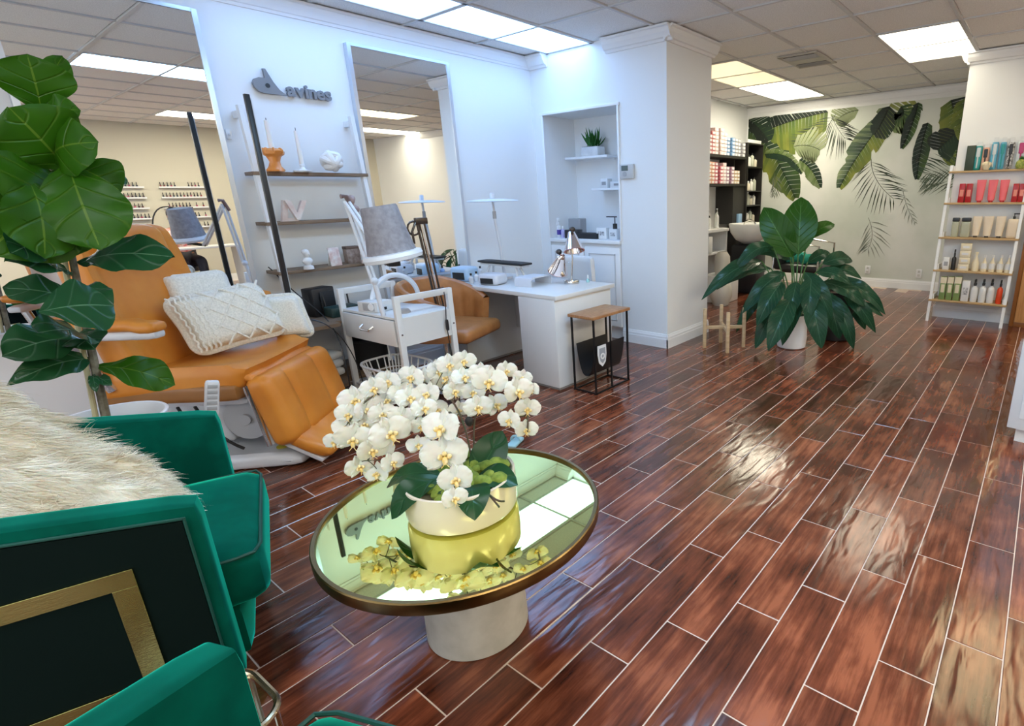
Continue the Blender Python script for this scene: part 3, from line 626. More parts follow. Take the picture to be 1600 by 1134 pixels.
def flower_meshes(k):
    b=MB(); rr=random.Random(k); j=lambda s:rr.uniform(-s,s)
    for a in (90,215,325): pet(b,math.radians(a)+j(.08),.056,.036,.12+j(.1),j(.3),-.002,.75)
    for a in (12,168): pet(b,math.radians(a)+j(.06),.062,.074,.16+j(.12),j(.2),.003,.5)
    m1=b.mesh('flower',petal,ang=80)
    b=MB().sph((0,.002,.010),.007,(1,1,1.4),8).sph((0,-.016,.012),.010,(.8,1.2,.6),8)
    for s in (-1,1): b.sph((s*.011,-.006,.012),.008,(.6,1,1.3),8,rot=(0,s*.6,0)); b.tube([(0,-.022,.012),(s*.006,-.03,.016),(s*.010,-.034,.022)],.0012,5)
    return m1,b.mesh('lip',lipm)
FM=[flower_meshes(k) for k in range(5)]
def flower(px,py,dp,off=0,tilt=.55,up=0):
    "dp: width in photo pixels; off: towards (-) or away from (+) the viewer"
    d=(CF+CR*((px-CX)/FPX)-CU*((py-CY)/FPX)); k=(1.72+off+R.uniform(-.03,.03)); P=Vector((0,0,H))+d*k
    size=dp/FPX*k*1.06/.125; nrm=(Vector((0,0,H))-P).normalized(); nrm=(nrm+Vector((R.uniform(-1,1),R.uniform(-1,1),R.uniform(-.7,.3)))*tilt+Vector((0,0,up))).normalized()
    xx=Vector((0,0,1)).cross(nrm).normalized(); yy=nrm.cross(xx); a=R.uniform(-.25,.25); x2=xx*math.cos(a)+yy*math.sin(a); y2=nrm.cross(x2)
    me,lm=R.choice(FM); o=link('flower',me,oc); M_=Matrix((x2*size,y2*size,nrm*size)).transposed().to_4x4(); M_.translation=P-PC; o.matrix_local=M_
    link('lip',lm,o); return P-nrm*.012-PC
FL=[(692,669,66,-.10),(695,710,70,-.12),(713,748,54,-.14),(610,676,62,-.02),(556,624,50,.02),(552,685,56,-.02),(640,622,44,.02),(765,595,54,.0),(808,611,50,.02),(824,638,40,.03),(747,636,44,.06),(581,703,46,-.04),(561,728,42,-.02),(612,723,38,-.02),(590,739,40,-.03),(662,638,40,0),(702,570,40,.08),(725,563,36,.10),(684,579,40,.08),(644,588,42,.06),(608,595,42,.06),(585,606,42,.05),(626,613,38,.05),(669,615,42,.03),(709,611,38,.05),(790,579,34,.06),(752,584,40,.08),(725,590,40,.08),(797,656,38,.02),(822,671,36,.02),(653,696,36,0),(709,779,42,-.16),(597,647,42,.03),(627,650,40,.02),(693,595,38,.08),(545,647,40,.02),(774,633,40,.06),(831,608,28,.06),(540,668,38,.0),(572,640,42,.04),(603,625,38,.06),(662,592,40,.09),(680,640,38,.04),(739,612,36,.08),(570,662,40,.02),(524,690,34,0),(640,660,36,.03),(816,590,30,.06),(658,665,34,.02),(596,700,40,-.02),(700,590,38,.1),(716,640,32,.05)]
FP=[flower(*f) for f in FL]
stem=mat('orchid_stem',(.03,.055,.02),.5,c2=(.09,.05,.03),scale=30)
def P2(px,py,k): d=(CF+CR*((px-CX)/FPX)-CU*((py-CY)/FPX)); return Vector((0,0,H))+d*k-PC
ST=[[(738,735,1.76),(735,680,1.76),(715,600,1.78),(690,572,1.80),(620,590,1.78),(570,610,1.76),(545,660,1.72)],
[(742,733,1.78),(738,660,1.80),(735,600,1.82),(765,575,1.80),(810,580,1.78),(830,620,1.76),(824,675,1.75)],
[(690,735,1.74),(676,690,1.75),(650,640,1.76),(615,610,1.77),(590,660,1.73),(575,720,1.69)],
[(720,735,1.72),(712,650,1.73),(705,610,1.72),(690,640,1.66),(692,690,1.63),(712,755,1.60)]]
for s in ST: MB().tube(bez([P2(*q) for q in s],26),.0032,7).go('stem',stem,oc)
ends=[bez([P2(*q) for q in s],26) for s in ST]
for p in FP:
    q=min((q for e in ends for q in e),key=lambda q:(q-p).length)
    if (q-p).length<.16: MB().tube(bez([q,(q+p)/2+Vector((0,0,.012)),p],5),.0014,5).go('flower_stalk',stem,oc)
MB().sph(tuple(P2(733,658,1.79)),.014,(1,1,1.3),8).go('clip',MATS['black_matt'],oc)
oleaf=leafmat('orchid_leaf',(.008,.045,.018),(.02,.08,.025),(.03,.10,.04),.28,6)
def up(): return (Vector((0,0,H))-PC).normalized()
V3=lambda *a:Vector(a)
for (bx_,by_,bk),(tx,ty,tk),w,bend,nz in (((742,748,1.72),(785,673,1.80),.115,-.08,.2),((742,748,1.70),(809,758,1.66),.10,.15,1),((737,756,1.66),(742,813,1.55),.105,.25,1),((690,745,1.66),(612,811,1.60),.095,.22,1),((692,742,1.68),(604,762,1.70),.075,.2,1),((720,762,1.62),(680,770,1.6),.05,.2,1)):
    leaf(oc,P2(bx_,by_,bk)+PC,P2(tx,ty,tk)+PC,w,up()*.6+Vector((0,0,nz)),oleaf,bend,.22,'oval',0,n=12)
for s in (((760,768,1.62),(775,785,1.56),(788,783,1.55)),((762,770,1.62),(770,780,1.57),(780,792,1.55))): MB().tube(bez([P2(*q) for q in s],6),.003,6).go('air_root',stem,oc)
# pale blue cloth glimpsed behind the table
p=at(805,689,2,.02); t=thing('blue_slipper','pale blue slipper on the floor behind the mirror table','slipper',(p.x,p.y,0),.4)
MB().rbox((0,0,.012),(.13,.06,.022),.01,6).go('sole',mat('pale_blue_foam',(.30,.50,.56),.6),t); MB().tube(arc((.01,0,.02),.03,0,180,8,'yz'),.008,6).go('strap',MATS['pale_blue_foam'],t)
# ---------------------------------------------------------------- fiddle leaf fig
FG=Vector((.335,2.88,0)); fg=thing('potted_fig','fiddle leaf fig with huge glossy leaves in a tall white pot behind the far armchair','potted plant',tuple(FG))
potw=mat('white_pot',(.80,.80,.82),.3)
MB().lathe([(0,0),(.135,0),(.145,.01),(.178,.57),(.188,.595),(.185,.60),(.176,.598),(.168,.56),(.168,.53),(0,.53)],n=56).go('pot',potw,fg)
soil=mat('soil',(.05,.035,.025),.95,c2=(.12,.09,.07),scale=60,bump=1)
MB().grid(lambda i,j:Vector((.165*i*math.cos(j*6.2832),.165*i*math.sin(j*6.2832),.535+.02*math.sin(i*9+j*20)*i+(.03*(i<.3)))),8,28).go('soil',soil,fg)
bark=mat('fig_bark',(.10,.08,.05),.8,c2=(.24,.22,.16),scale=30,bump=.6); stake=mat('cane',(.42,.36,.20),.6)
def fp(px,py,y=2.88): return at(px,py,1,y)
tr=[fp(*q)-FG for q in ((168,662),(152,590),(138,520),(122,470),(116,400),(100,330),(82,265),(62,180),(58,140))]
MB().tube(bez(tr,18),[.015-.0005*i for i in range(19)],8).go('trunk',bark,fg)
MB().tube([tuple(fp(152,664)-FG),tuple(fp(128,540)-FG),tuple(fp(104,430)-FG),tuple(fp(84,300)-FG)],.009,8).go('cane',stake,fg)
fl1=leafmat('fig_leaf_bright',(.013,.062,.002),(.036,.135,.004),(.12,.21,.02),.36,13); fl2=leafmat('fig_leaf_dark',(.008,.050,.016),(.02,.085,.03),(.10,.22,.12),.22,11)  # backlight on the upper leaves is put into the brighter green
V=Vector; up3=(V((0,0,H))-FG-V((0,0,1.2)))
def fleaf(b_,t_,w,m,ny=0,nz=.35,bend=.1,fold=.12,ruf=.035,dy=0,sh='fiddle',bdy=0,roll=.1):
    w*=1.3; B_=fp(b_[0],b_[1],2.88+bdy); T_=fp(t_[0],t_[1],2.88+dy); nrm=V((-B_.x-0,-B_.y,H-B_.z)).normalized()+V((0,0,nz))+V((ny,0,0))
    leaf(fg,B_,T_,w,nrm,m,bend,fold,sh,ruf,n=16,roll=roll)
fleaf((66,178),(42,84),.19,fl1,.2,0,.06,.15,dy=-.05)
fleaf((66,178),(98,88),.09,fl1,-.4,0,.1,.2,dy=.05)
fleaf((70,182),(126,172),.10,fl1,0,.5,.2,.15,dy=-.05)
fleaf((104,264),(14,168),.25,fl1,.1,.2,.08,.12,dy=-.12)
fleaf((60,300),(-10,330),.18,fl1,.1,.2,.08,.12,dy=-.22)
fleaf((84,250),(152,222),.20,fl1,-.2,.5,.22,.1,dy=-.15)
fleaf((104,250),(158,392),.23,fl1,-.1,.0,.08,.2,dy=-.22,bdy=-.08)
fleaf((92,262),(92,405),.20,fl1,.3,0,.06,.3,dy=-.10)
fleaf((110,258),(190,300),.16,fl1,0,.5,.2,.2,dy=-.05)
fleaf((80,270),(28,330),.27,fl1,.4,.0,.1,.15,dy=-.18)
fleaf((40,270),(70,405),.20,fl1,.5,0,.1,.2,dy=-.20,bdy=-.1)
fleaf((98,300),(-25,395),.28,fl1,.2,.2,.12,.12,dy=-.15)
fleaf((140,282),(190,270),.10,fl1,0,.4,.2,.15,dy=.05)
fleaf((104,395),(0,388),.14,fl2,0,1.0,.12,.2,dy=-.1)
fleaf((112,430),(8,408),.13,fl2,0,.9,.15,.15,dy=-.15)
fleaf((122,412),(274,402),.15,fl2,0,.7,.14,.15,dy=-.20)
fleaf((60,378),(16,396),.11,fl2,.2,.2,.1,.2,dy=-.2,bdy=-.1)
fleaf((120,468),(4,450),.12,fl2,0,.9,.10,.2,dy=.05)
fleaf((60,487),(178,478),.20,fl2,0,.8,.10,.10,dy=-.25,bdy=-.28)
fleaf((122,452),(158,500),.13,fl2,0,.6,.2,.2,dy=-.25)
fleaf((130,530),(3,556),.16,fl2,0,.8,.14,.2,dy=-.1)
fleaf((136,545),(58,520),.15,fl2,.1,.7,.16,.15,dy=-.25)
fleaf((138,560),(10,602),.10,fl2,0,.5,.16,.3,dy=-.1,sh='lance')
fleaf((120,520),(148,545),.12,fl2,0,.4,.1,.3,dy=-.15)
fleaf((150,572),(274,602),.13,fl1,0,.7,.18,.2,dy=-.1)
fleaf((150,592),(174,602),.04,fl2,0,.5,.2,.2,dy=-.1)
fleaf((146,585),(150,612),.03,fl2,0,.5,.2,.2,dy=-.1)
for q in (((58,150),(75,108)),((62,150),(66,120)),((66,165),(84,140))): fleaf(q[0],q[1],.035,fl1,0,.2,.2,.3,sh='lance')
# ---------------------------------------------------------------- reclining treatment chair
def groove(v,ls,w=.012,d=.012): return -d*sum(math.exp(-((v-l)/w)**2) for l in ls)
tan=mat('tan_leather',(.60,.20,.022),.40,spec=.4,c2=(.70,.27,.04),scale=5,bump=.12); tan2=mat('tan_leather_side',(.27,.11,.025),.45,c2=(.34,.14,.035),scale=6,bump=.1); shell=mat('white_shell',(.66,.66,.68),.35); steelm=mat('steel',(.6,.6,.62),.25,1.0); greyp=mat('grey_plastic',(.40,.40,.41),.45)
rc=thing('treatment_chair','orange leather reclining treatment chair with leg rest and white base','reclining chair',(1.135,3.396,0),math.radians(-50))
def seatf(p,u):
    z=p.z+(.03*abs(u.y)**3*(1 if u.x<.75 else .3)-.028*(1-u.y**2)*(1-u.x**2)+groove(u.x,(.30,-.25),.03,.006)*(1-u.y**4))*max(0,u.z)
    return (p.x-.0*u.z+.04*(u.x>0)*u.z*u.x,p.y*(1-.05*u.x),z)
MB().rbox((-.34,0,.53),(.70,.70,.15),.055,18,f=seatf).go('seat',tan,rc)
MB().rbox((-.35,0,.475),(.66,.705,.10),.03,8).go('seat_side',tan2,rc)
MB().rbox((-.0,0,.545),(.10,.60,.06),.03,8,f=lambda p,u:(p.x,p.y,p.z-.03*u.x+.006*math.sin(u.y*5))).go('front_roll',tan,rc,loc=None) if False else MB().rbox((.015,0,.535),(.09,.62,.055),.027,8,f=lambda p,u:(p.x,p.y,p.z-.03*u.x+.006*math.sin(u.y*5))).go('front_roll',tan,rc)
def backf(p,u):
    # local: x thickness, y width, z height
    t=(u.z+1)/2; w=1+.06*math.sin(t*3.1)-.18*max(0,t-.75)*2
    x=p.x+(.05*abs(u.y)**2.5*(1-.3*t)+ .022*math.sin(t*6)*(1-u.y**2)+groove(abs(u.y),(.62,),.045,.014)+groove(u.z,(-.45,),.04,.010)*(abs(u.y)<.62))*(u.x>0)
    return (x,p.y*w,p.z)
bk=MB().rbox((0,0,.40),(.14,.62,.82),.06,22,f=backf).go('backrest',tan,rc); bk.location=(-.575,0,.50); bk.rotation_euler=(0,-.17,0)
MB().rbox((.10,0,.72),(.10,.36,.17),.045,10,f=lambda p,u:(p.x,p.y,p.z-.03*u.y*u.y)).go('head_pillow',tan,bk)
for s in (-1,1):
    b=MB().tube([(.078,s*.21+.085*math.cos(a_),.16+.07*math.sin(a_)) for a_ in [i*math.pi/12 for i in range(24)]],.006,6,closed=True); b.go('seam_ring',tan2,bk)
for s in (-1,1):
    a=MB().rbox((-.49,s*.43,.865),(.52,.10,.055),.027,10,f=lambda p,u:(p.x,p.y,p.z+.02*(u.x<-.2)*abs(u.x)-.012*(u.x>.5))).go('armrest',tan,rc)
    MB().rbox((-.49,s*.43,.818),(.50,.075,.045),.02,8).go('arm_shell',shell,a)
    MB().tube([(-.66,s*.43,.80),(-.66,s*.40,.70),(-.60,s*.36,.52)],.022,10).go('arm_bracket',steelm,a)
lg=MB().rbox((0,0,-.19),(.14,.66,.40),.05,22,f=lambda p,u:(p.x+(groove(u.y,(-.36,.33),.045,.024)-.01*u.y**4+.012*math.sin((u.z+1)*1.6))*(u.x>0),p.y,p.z)).go('leg_rest',tan,rc); lg.location=(.055,0,.535); lg.rotation_euler=(0,-.24,0)
MB().rbox((-.082,0,-.19),(.03,.60,.36),.014,6).go('leg_rest_shell',shell,lg)
for s in (-1,1): MB().tube([(-.05,s*.315,-.02),(-.08,s*.325,-.36)],.012,8).go('hinge_bar',steelm,lg)
ft=MB().rbox((0,0,0),(.24,.60,.085),.04,14,f=lambda p,u:(p.x,p.y*(1-.10*(u.x>0)*u.x),p.z+(groove(math.hypot(u.x*.5,u.y*1.1),(.42,),.06,.012)-.03*u.x*u.x*.5)*(u.z>0))).go('foot_rest',tan,rc); ft.location=(.235,0,.135); ft.rotation_euler=(0,.55,0)
MB().rbox((-.01,0,-.05),(.22,.56,.03),.012,6).go('foot_rest_shell',shell,ft)
MB().rbox((-.35,0,.41),(.62,.56,.085),.035,8,f=lambda p,u:(p.x,p.y*(1-.1*(u.z<0)),p.z+.0)).go('under_shell',shell,rc)
MB().rbox((-.40,.0,.25),(.34,.30,.28),.05,6).go('column',shell,rc); MB().cyl((-.12,-.16,.27),.12,.05,n=36,rot=(math.pi/2,0,0)).cyl((-.12,-.19,.27),.03,.02,n=16,rot=(math.pi/2,0,0)).go('pivot_disc',greyp,rc)
MB().rbox((-.30,0,.05),(.95,.62,.085),.035,12,f=lambda p,u:(p.x,p.y*(1-.16*(u.x>0)*u.x),p.z+(-.03*max(0,u.x-.6)*2-.012*(abs(u.x)<.75 and abs(u.y)<.75))*(u.z>0))).go('base_plate',shell,rc)
MB().cyl((.02,-.16,.086),.03,.004,n=24).go('round_badge',mat('yellow_badge',(.55,.45,.03),.5),rc)
for x in (-.55,-.45,-.36): MB().tube(bez([(x,-.2,.36),(x+.1,-.26,.2),(x+.2,-.2,.1)],8),.008,6).go('hose',MATS['black_matt'],rc)
rm=MB().rbox((0,0,0),(.035,.055,.17),.012,8).go('hand_control',shell,rc); RW=at(331,622,1,3.0); MW=Matrix.Translation((1.135,3.396,0))@Matrix.Rotation(math.radians(-50),4,'Z'); rm.matrix_local=MW.inverted()@(Matrix.Translation(RW)@Matrix.Rotation(-1.75,4,'Z')@Matrix.Rotation(-.22,4,'X'))
for i in range(5): MB().box((.0185,0,.06-.026*i),(.003,.038,.016),.001).go('button',greyp,rm)
# knitted pillows
knit=mat('cream_knit',(.72,.70,.62),.9,c2=(.88,.85,.76),scale=120,bump=.5,sheen=.3,sheenc=(1,1,1))
def knitpillow(lab,O,wd,up_,W_,H_,T_,seg=52,pat=1,drop=0,name='knitted_pillow'):
    wd=Vector(wd).normalized(); n=wd.cross(Vector(up_)).normalized(); up_=n.cross(wd).normalized()
    t=thing(name,lab,'pillow',O); 
    def f(p,u):
        q=max(0,(1-u.x**4)*(1-u.z**4))**.5 if True else 1
        y=(p.y)*(.25+.75*q); a,c=p.x*24,p.z*24; front=abs(u.y)>.5
        d=0
        if False: d=.019*max(math.exp(-((abs(((a+c)/2.1)%2-1)-.0)/.15)**2),math.exp(-((abs(((a-c)/2.1)%2-1)-.0)/.15)**2))
        d+=.0045*math.sin(c*6+math.sin(a*8)*.9)
        y+=math.copysign(d,u.y)*(1 if front else .2)
        k=1-.06*abs(u.x)**2*0
        return (p.x*(1-.05*(1-abs(u.z)))+drop*p.z,y,p.z*(1-.05*(1-abs(u.x))))
    f0=f
    o=MB().rbox((0,0,0),(W_,T_,H_),T_*.42,seg,f=f).go('cover',knit,t,ang=80)
    M_=Matrix((wd,-n,up_)).transposed().to_4x4(); o.matrix_local=M_
    if pat==1:
        def sp(x,z,e=.004):
            ux,uz=x/(W_/2),z/(H_/2); q=max(0,(1-ux**4)*(1-uz**4))**.5; return V((x*(1-.05*(1-abs(uz)))+drop*z,-(T_/2*(.25+.75*q)+e),z*(1-.05*(1-abs(ux)))))
        for s_ in (-1,1):
            for k in range(-4,5):
                pts=[]
                for i in range(49):
                    z=(-.46+.92*i/48)*H_; x=W_*.13+s_*z*.95+k*.105
                    if -W_*.22<x<W_*.46: pts.append(sp(x,z,.003+.002*math.sin(i*1.3)))
                if len(pts)>4: MB().tube(pts,.0065,6).go('cable_stitch',knit,o)
        for k in range(5):
            x=-W_*(.27+.045*k); pts=[sp(x+.004*math.sin(i*1.2),(-.45+.9*i/40)*H_) for i in range(41)]; MB().tube(pts,.006,6).go('cable_stitch',knit,o)
    return t,o
rcu=Vector((.643,-.766,0)); rcv=Vector((.766,.643,0)); RO=Vector((1.135,3.396,0))
c=RO-rcu*.30+rcv*.13+V((0,0,.775)); knitpillow('large cream cable knit pillow lying on the orange chair seat',tuple(c),rcu*.60+rcv*.80+V((0,0,.08)),V((0,0,1))-rcu*.30+rcv*.3,.50,.36,.19,drop=-.10)
c=RO-rcu*.12+rcv*.40+V((0,0,.72)); knitpillow('cream knitted pillow end folded beside the ladder shelf side of the chair',tuple(c),rcu*.9+rcv*.4,V((0,0,1))+rcv*.2,.22,.30,.16,seg=36,pat=0,drop=-.2)
c=RO-rcu*.52+rcv*.26+V((0,0,.93)); knitpillow('pale knitted pillow tucked behind the large one against the backrest',tuple(c),rcu*.5+rcv*.8,V((0,0,1))-rcu*.5,.36,.20,.14,seg=36,pat=0)
# ---------------------------------------------------------------- white trolley with lamps
tw=mat('trolley_white',(.70,.70,.69),.4); ty=thing('trolley','white wooden trolley with a drawer beside the orange reclining chair','trolley',(1.92,3.46,0),math.radians(2)); 
for s in (-1,1):
    y=s*.325; f=MB()
    f=MB(); f.bx(-.205,.205,y-.012,y+.012,.80,.84,.003)
    fo=f.go('handle_frame',tw,ty)
    for x in (-.192,.192): MB().bx(x-.019,x+.019,y-.014,y+.014,.05,.84,.003).go('leg',tw,ty)
    MB().bx(-.175,.175,y-.009,y+.009,.52,.70).go('side_panel',tw,ty,smooth=False)
    for x in (-.192,.192): MB().cyl((x,y-.016 if s<0 else y+.016,.60),.006,.004,n=10,rot=(math.pi/2,0,0)).go('screw',steelm,ty)
    for x in (-.192,.192):
        MB().cyl((x,y,.022),.022,.018,n=16,rot=(math.pi/2,0,0)).go('caster',greyp,ty)
MB().bx(-.20,.20,-.32,.32,.688,.704,.002).go('top_board',tw,ty)
MB().bx(-.19,.20,-.30,.30,.515,.53).bx(.18,.20,-.30,.30,.53,.69).go('drawer_case',tw,ty,smooth=False)
dr=MB().bx(-.215,-.197,-.300,.300,.52,.685,.003).go('drawer_front',tw,ty)
MB().tube([(-.215,-.06,.625),(-.24,-.055,.612),(-.243,-.05,.60),(-.243,.05,.60),(-.24,.055,.612),(-.215,.06,.625)],.006,8).go('drawer_pull',steelm,dr)
MB().bx(-.20,.20,-.32,.32,.16,.175,.002).go('lower_board',tw,ty); MB().tube([(-.1,0,.52),(-.1,0,.36)],.006,6).go('hook_rod',tw,ty)
t=thing('control_box','white control box with a round dial on the trolley top','device',(1.80,3.50,.7045),.25)
MB().box((0,0,.034),(.13,.17,.068),.004).go('housing',tw,t); MB().cyl((-.067,-.035,.036),.024,.006,n=24,rot=(0,math.pi/2,0)).go('dial',trimw,t); MB().box((-.0655,-.012,.034),(.003,.10,.05),.001).go('front_plate',greyp,t); MB().box((.0,-.086,.02),(.025,.003,.018),.001).go('socket',MATS['black_matt'],t)
t=thing('dome_lamp_base','small grey dome on the trolley top beside the control box','device',(1.86,3.27,.7045)); MB().lathe([(0,0),(.045,0),(.043,.012),(.03,.026),(0,.032)],n=24).go('dome',greyp,t)
# laundry basket
p=at(588,588,2,.2); bs_=thing('plastic_basket','white plastic basket with slotted sides on the trolley lower board','basket',(1.83,3.40,.1755),.05)
ring=lambda rx,ry,z:[(rx*math.copysign(abs(math.cos(a))**.6,math.cos(a)),ry*math.copysign(abs(math.sin(a))**.6,math.sin(a)),z) for a in [i*math.pi/20 for i in range(40)]]
pl_=mat('white_plastic',(.74,.75,.76),.4)
MB().tube(ring(.17,.24,.17),.008,6,closed=True).go('rim',pl_,bs_); MB().poly([(x,y) for x,y,_ in ring(.13,.20,0)],.006,2,c=(0,0,.003)).tube(ring(.13,.20,.012),.008,6,closed=True).tube(ring(.15,.22,.09),.004,6,closed=True).go('base',pl_,bs_)
b=MB()
for a,c_ in zip(ring(.13,.20,.01),ring(.17,.24,.17)): b.tube([a,c_],.0045,5)
o=b.go('slats',pl_,bs_); o['kind']='stuff'
# magnifying lamp with grey cover
lampw=mat('lamp_white',(.72,.75,.80),.35); cover=mat('grey_cover',(.22,.21,.235),.7,c2=(.30,.29,.32),scale=40,bump=.2)
ml=thing('magnifier_lamp','white jointed magnifier lamp under a grey bucket shaped cover','lamp',(1.80,3.40,.7045))
LO=Vector((1.80,3.40,.7045))
top=V((1.497,2.72,1.374))-LO; bot=V((1.525,2.70,1.125))-LO; axd=(bot-top).normalized(); xx=axd.orthogonal().normalized(); yy=axd.cross(xx)
def frus(prof,n=48,wr=0):
    b=MB(); rings=[]
    for r,h in prof: rings.append([b.b.verts.new(top+axd*h+(xx*math.cos(2*math.pi*i/n)+yy*math.sin(2*math.pi*i/n))*(r+wr*math.sin(i*2.7)*max(0,h-.18)*.1)) for i in range(n)])
    for a,c_ in zip(rings,rings[1:]):
        for i in range(n): b.b.faces.new((a[i],a[(i+1)%n],c_[(i+1)%n],c_[i]))
    return b
L_=(bot-top).length
frus([(.0001,.0),(.060,.0),(.062,.004),(.080,.004),(.083,-.002),(.088,.008),(.102,.13),(.116,L_-.035),(.119,L_-.02)],wr=.5).go('cloth_cover',cover,ml)
frus([(.118,L_-.022),(.140,L_-.018),(.147,L_),(.141,L_+.018),(.095,L_+.024),(.09,L_+.016),(.0001,L_+.014)]).go('lamp_head',lampw,ml)
J0=V((1.635,3.31,1.40))-LO; 
def bar(a,b_,o,r,m,nm): MB().tube([a+o,b_+o],r,8).go(nm,m,ml)
for o in (V((.012,0,0)),V((-.012,0,0))): bar(V((1.70,3.27,.92))-LO,J0,o,.0095,lampw,'lower_arm_rod'); bar(J0,V((1.575,2.85,1.07))-LO,o,.0095,lampw,'upper_arm_rod')
MB().tube([J0-V((.03,0,-.03)),J0+V((.0,0,.03)),J0+V((.03,0,-.05))],.013,8).go('elbow_joint',mat('bronze',(.22,.15,.14),.4,.6),ml)
MB().tube([(V((1.70,3.27,.935))-LO),(V((1.735,3.29,.705))-LO)],.015,12).sph(tuple(V((1.70,3.27,.93))-LO),.024,n=12).go('post',lampw,ml)
MB().cyl(tuple(bot+V((.0,.0,-.035))),.03,.03,n=20).tube([tuple(bot+V((0,0,-.04))),V((1.575,2.85,1.07))-LO],.012,8).go('knuckle',MATS['black_matt'],ml)
t=thing('arch_lamp','white curved arch lamp on the trolley in front of the tan chair','lamp',(2.0,3.55,.7045)); 
MB().tube(arc((-.02,0,.04),.17,-10,190,24,'xz'),.016,10).go('arch_tube',lampw,t); MB().tube(arc((-.02,-.004,.04),.158,0,180,24,'xz'),.008,8).go('light_strip',MATS['strip'],t); MB().cyl((-.19,0,.0085),.03,.016,n=20).cyl((.15,0,.0085),.03,.016,n=20).go('foot',lampw,t)
# chrome stand
chrome=mat('chrome',(.62,.60,.57),.12,1.0)
st=thing('floor_stand','dark and chrome lamp stand with a clamped head behind the trolley','stand',(2.235,3.42,0)); SO=V((2.235,3.42,0))
MB().cyl((0,0,.012),.10,.024,n=30).go('base',chrome,st); MB().cyl((0,0,.32),.014,.62,n=14).go('lower_pole',chrome,st)
for dx,m_,r in ((0,chrome,.011),(.028,mat('dark_steel',(.10,.085,.075),.3,.9),.007),(-.026,MATS['dark_steel'],.009)): MB().tube([(dx,0,.60),(dx-.075,0,1.255)],r,8).go('arm_rod',m_,st)
MB().box((-.07,0,1.265),(.09,.03,.045),.006).go('head_bracket',MATS['dark_steel'],st)
MB().tube([tuple(V((-.13,0,1.22))+Vector((.045*math.cos(a),0,.045*math.sin(a)))) for a in [i*.52 for i in range(12)]],.007,6,closed=True).go('spring_ring',MATS['dark_steel'],st)
MB().tube([(-.11,0,1.26),(-.15,-.01,1.2),(-.14,0,1.12)],.008,6).go('spring_arm',MATS['dark_steel'],st); MB().cyl((0,0,.64),.024,.07,n=14).go('clamp',MATS['dark_steel'],st)
c1=[tuple(at(*q)) for q in ((690,440,1,3.10),(694,480,1,3.10),(694,520,1,3.10),(700,560,1,3.10))]
tag(MB().tube([(2.17,3.38,.8),(2.10,3.16,.845),(2.07,3.112,.80),(2.065,3.11,.70)]+[(2.06,3.115,.62),(2.07,3.12,.45),(2.09,3.125,.2),(2.10,3.13,.01)],.0035,6).go('cord',blk),'black cord with an inline switch hanging over the trolley end','cord')
tag(MB().rbox((2.062,3.11,.60),(.02,.016,.075),.006,4).go('inline_switch',blk),'black inline switch on the cord over the trolley end','switch')
# ---------------------------------------------------------------- tan tub chair
tc_=thing('tub_chair','tan leather tub chair with ribbed curved back at the manicure desk','chair',(2.415,3.62,0),math.radians(-68)); tc_.scale=(.94,.94,1.0)
tl=mat('saddle_leather',(.36,.14,.04),.36,c2=(.46,.19,.06),scale=12,bump=.15)
def backp(i,j,r0=.285,th=0):
    a=math.radians(-128+256*i); k=abs(2*i-1); top=.80-.16*max(0,k-.35)**1.2/.6; z=.40+(top-.40)*j; rib=.016*(abs(math.sin(i*math.pi*11)))**.5*math.sin(math.pi*min(1,j*1.0+.02))**.3
    r=r0+.035*j+th; rr=r+(-rib if th==0 else rib)
    return Vector((-rr*math.cos(a)*.98-.0,rr*math.sin(a),z))
b=MB(); nu,nv=72,10
for th in (0,.055):
    b.grid(lambda i,j:backp(i,j,th=th),nu,nv)
for jj in (1,):
    b.grid(lambda i,j:backp(i,1)*(1-j)+backp(i,1,th=.055)*j+Vector((0,0,.018*math.sin(math.pi*j))),nu,4)
b.grid(lambda i,j:backp(i,0)*(1-j)+backp(i,0,th=.055)*j,nu,1)
for e in (0,1): b.grid(lambda i,j:backp(e,i)*(1-j)+backp(e,i,th=.055)*j,nv,2)
b.go('shell_back',tl,tc_,ang=50)
MB().rbox((.06,0,.435),(.56,.55,.10),.045,12,f=lambda p,u:(p.x*(1),p.y*(1-.12*(u.x<0)*u.x*u.x),p.z+.012*(1-u.x**2)*(1-u.y**2)*(u.z>0))).go('seat',tl,tc_)
MB().cyl((0,0,.22),.025,.34,n=16).go('column',chrome,tc_)
for k in range(5):
    a=k*2*math.pi/5+.3; MB().tube([(0,0,.08),(.27*math.cos(a),.27*math.sin(a),.05)],[.018,.012],8).go('leg',MATS['black_matt'],tc_); MB().sph((.27*math.cos(a),.27*math.sin(a),.022),.022,n=10).go('caster',MATS['black_matt'],tc_)
MB().tube([(.05,.03,.36),(.2,.12,.35)],.006,6).go('lever',blk,tc_)
ORD=['first','second','third','fourth','fifth','sixth','seventh','eighth','ninth','tenth','eleventh','twelfth','thirteenth','fourteenth']
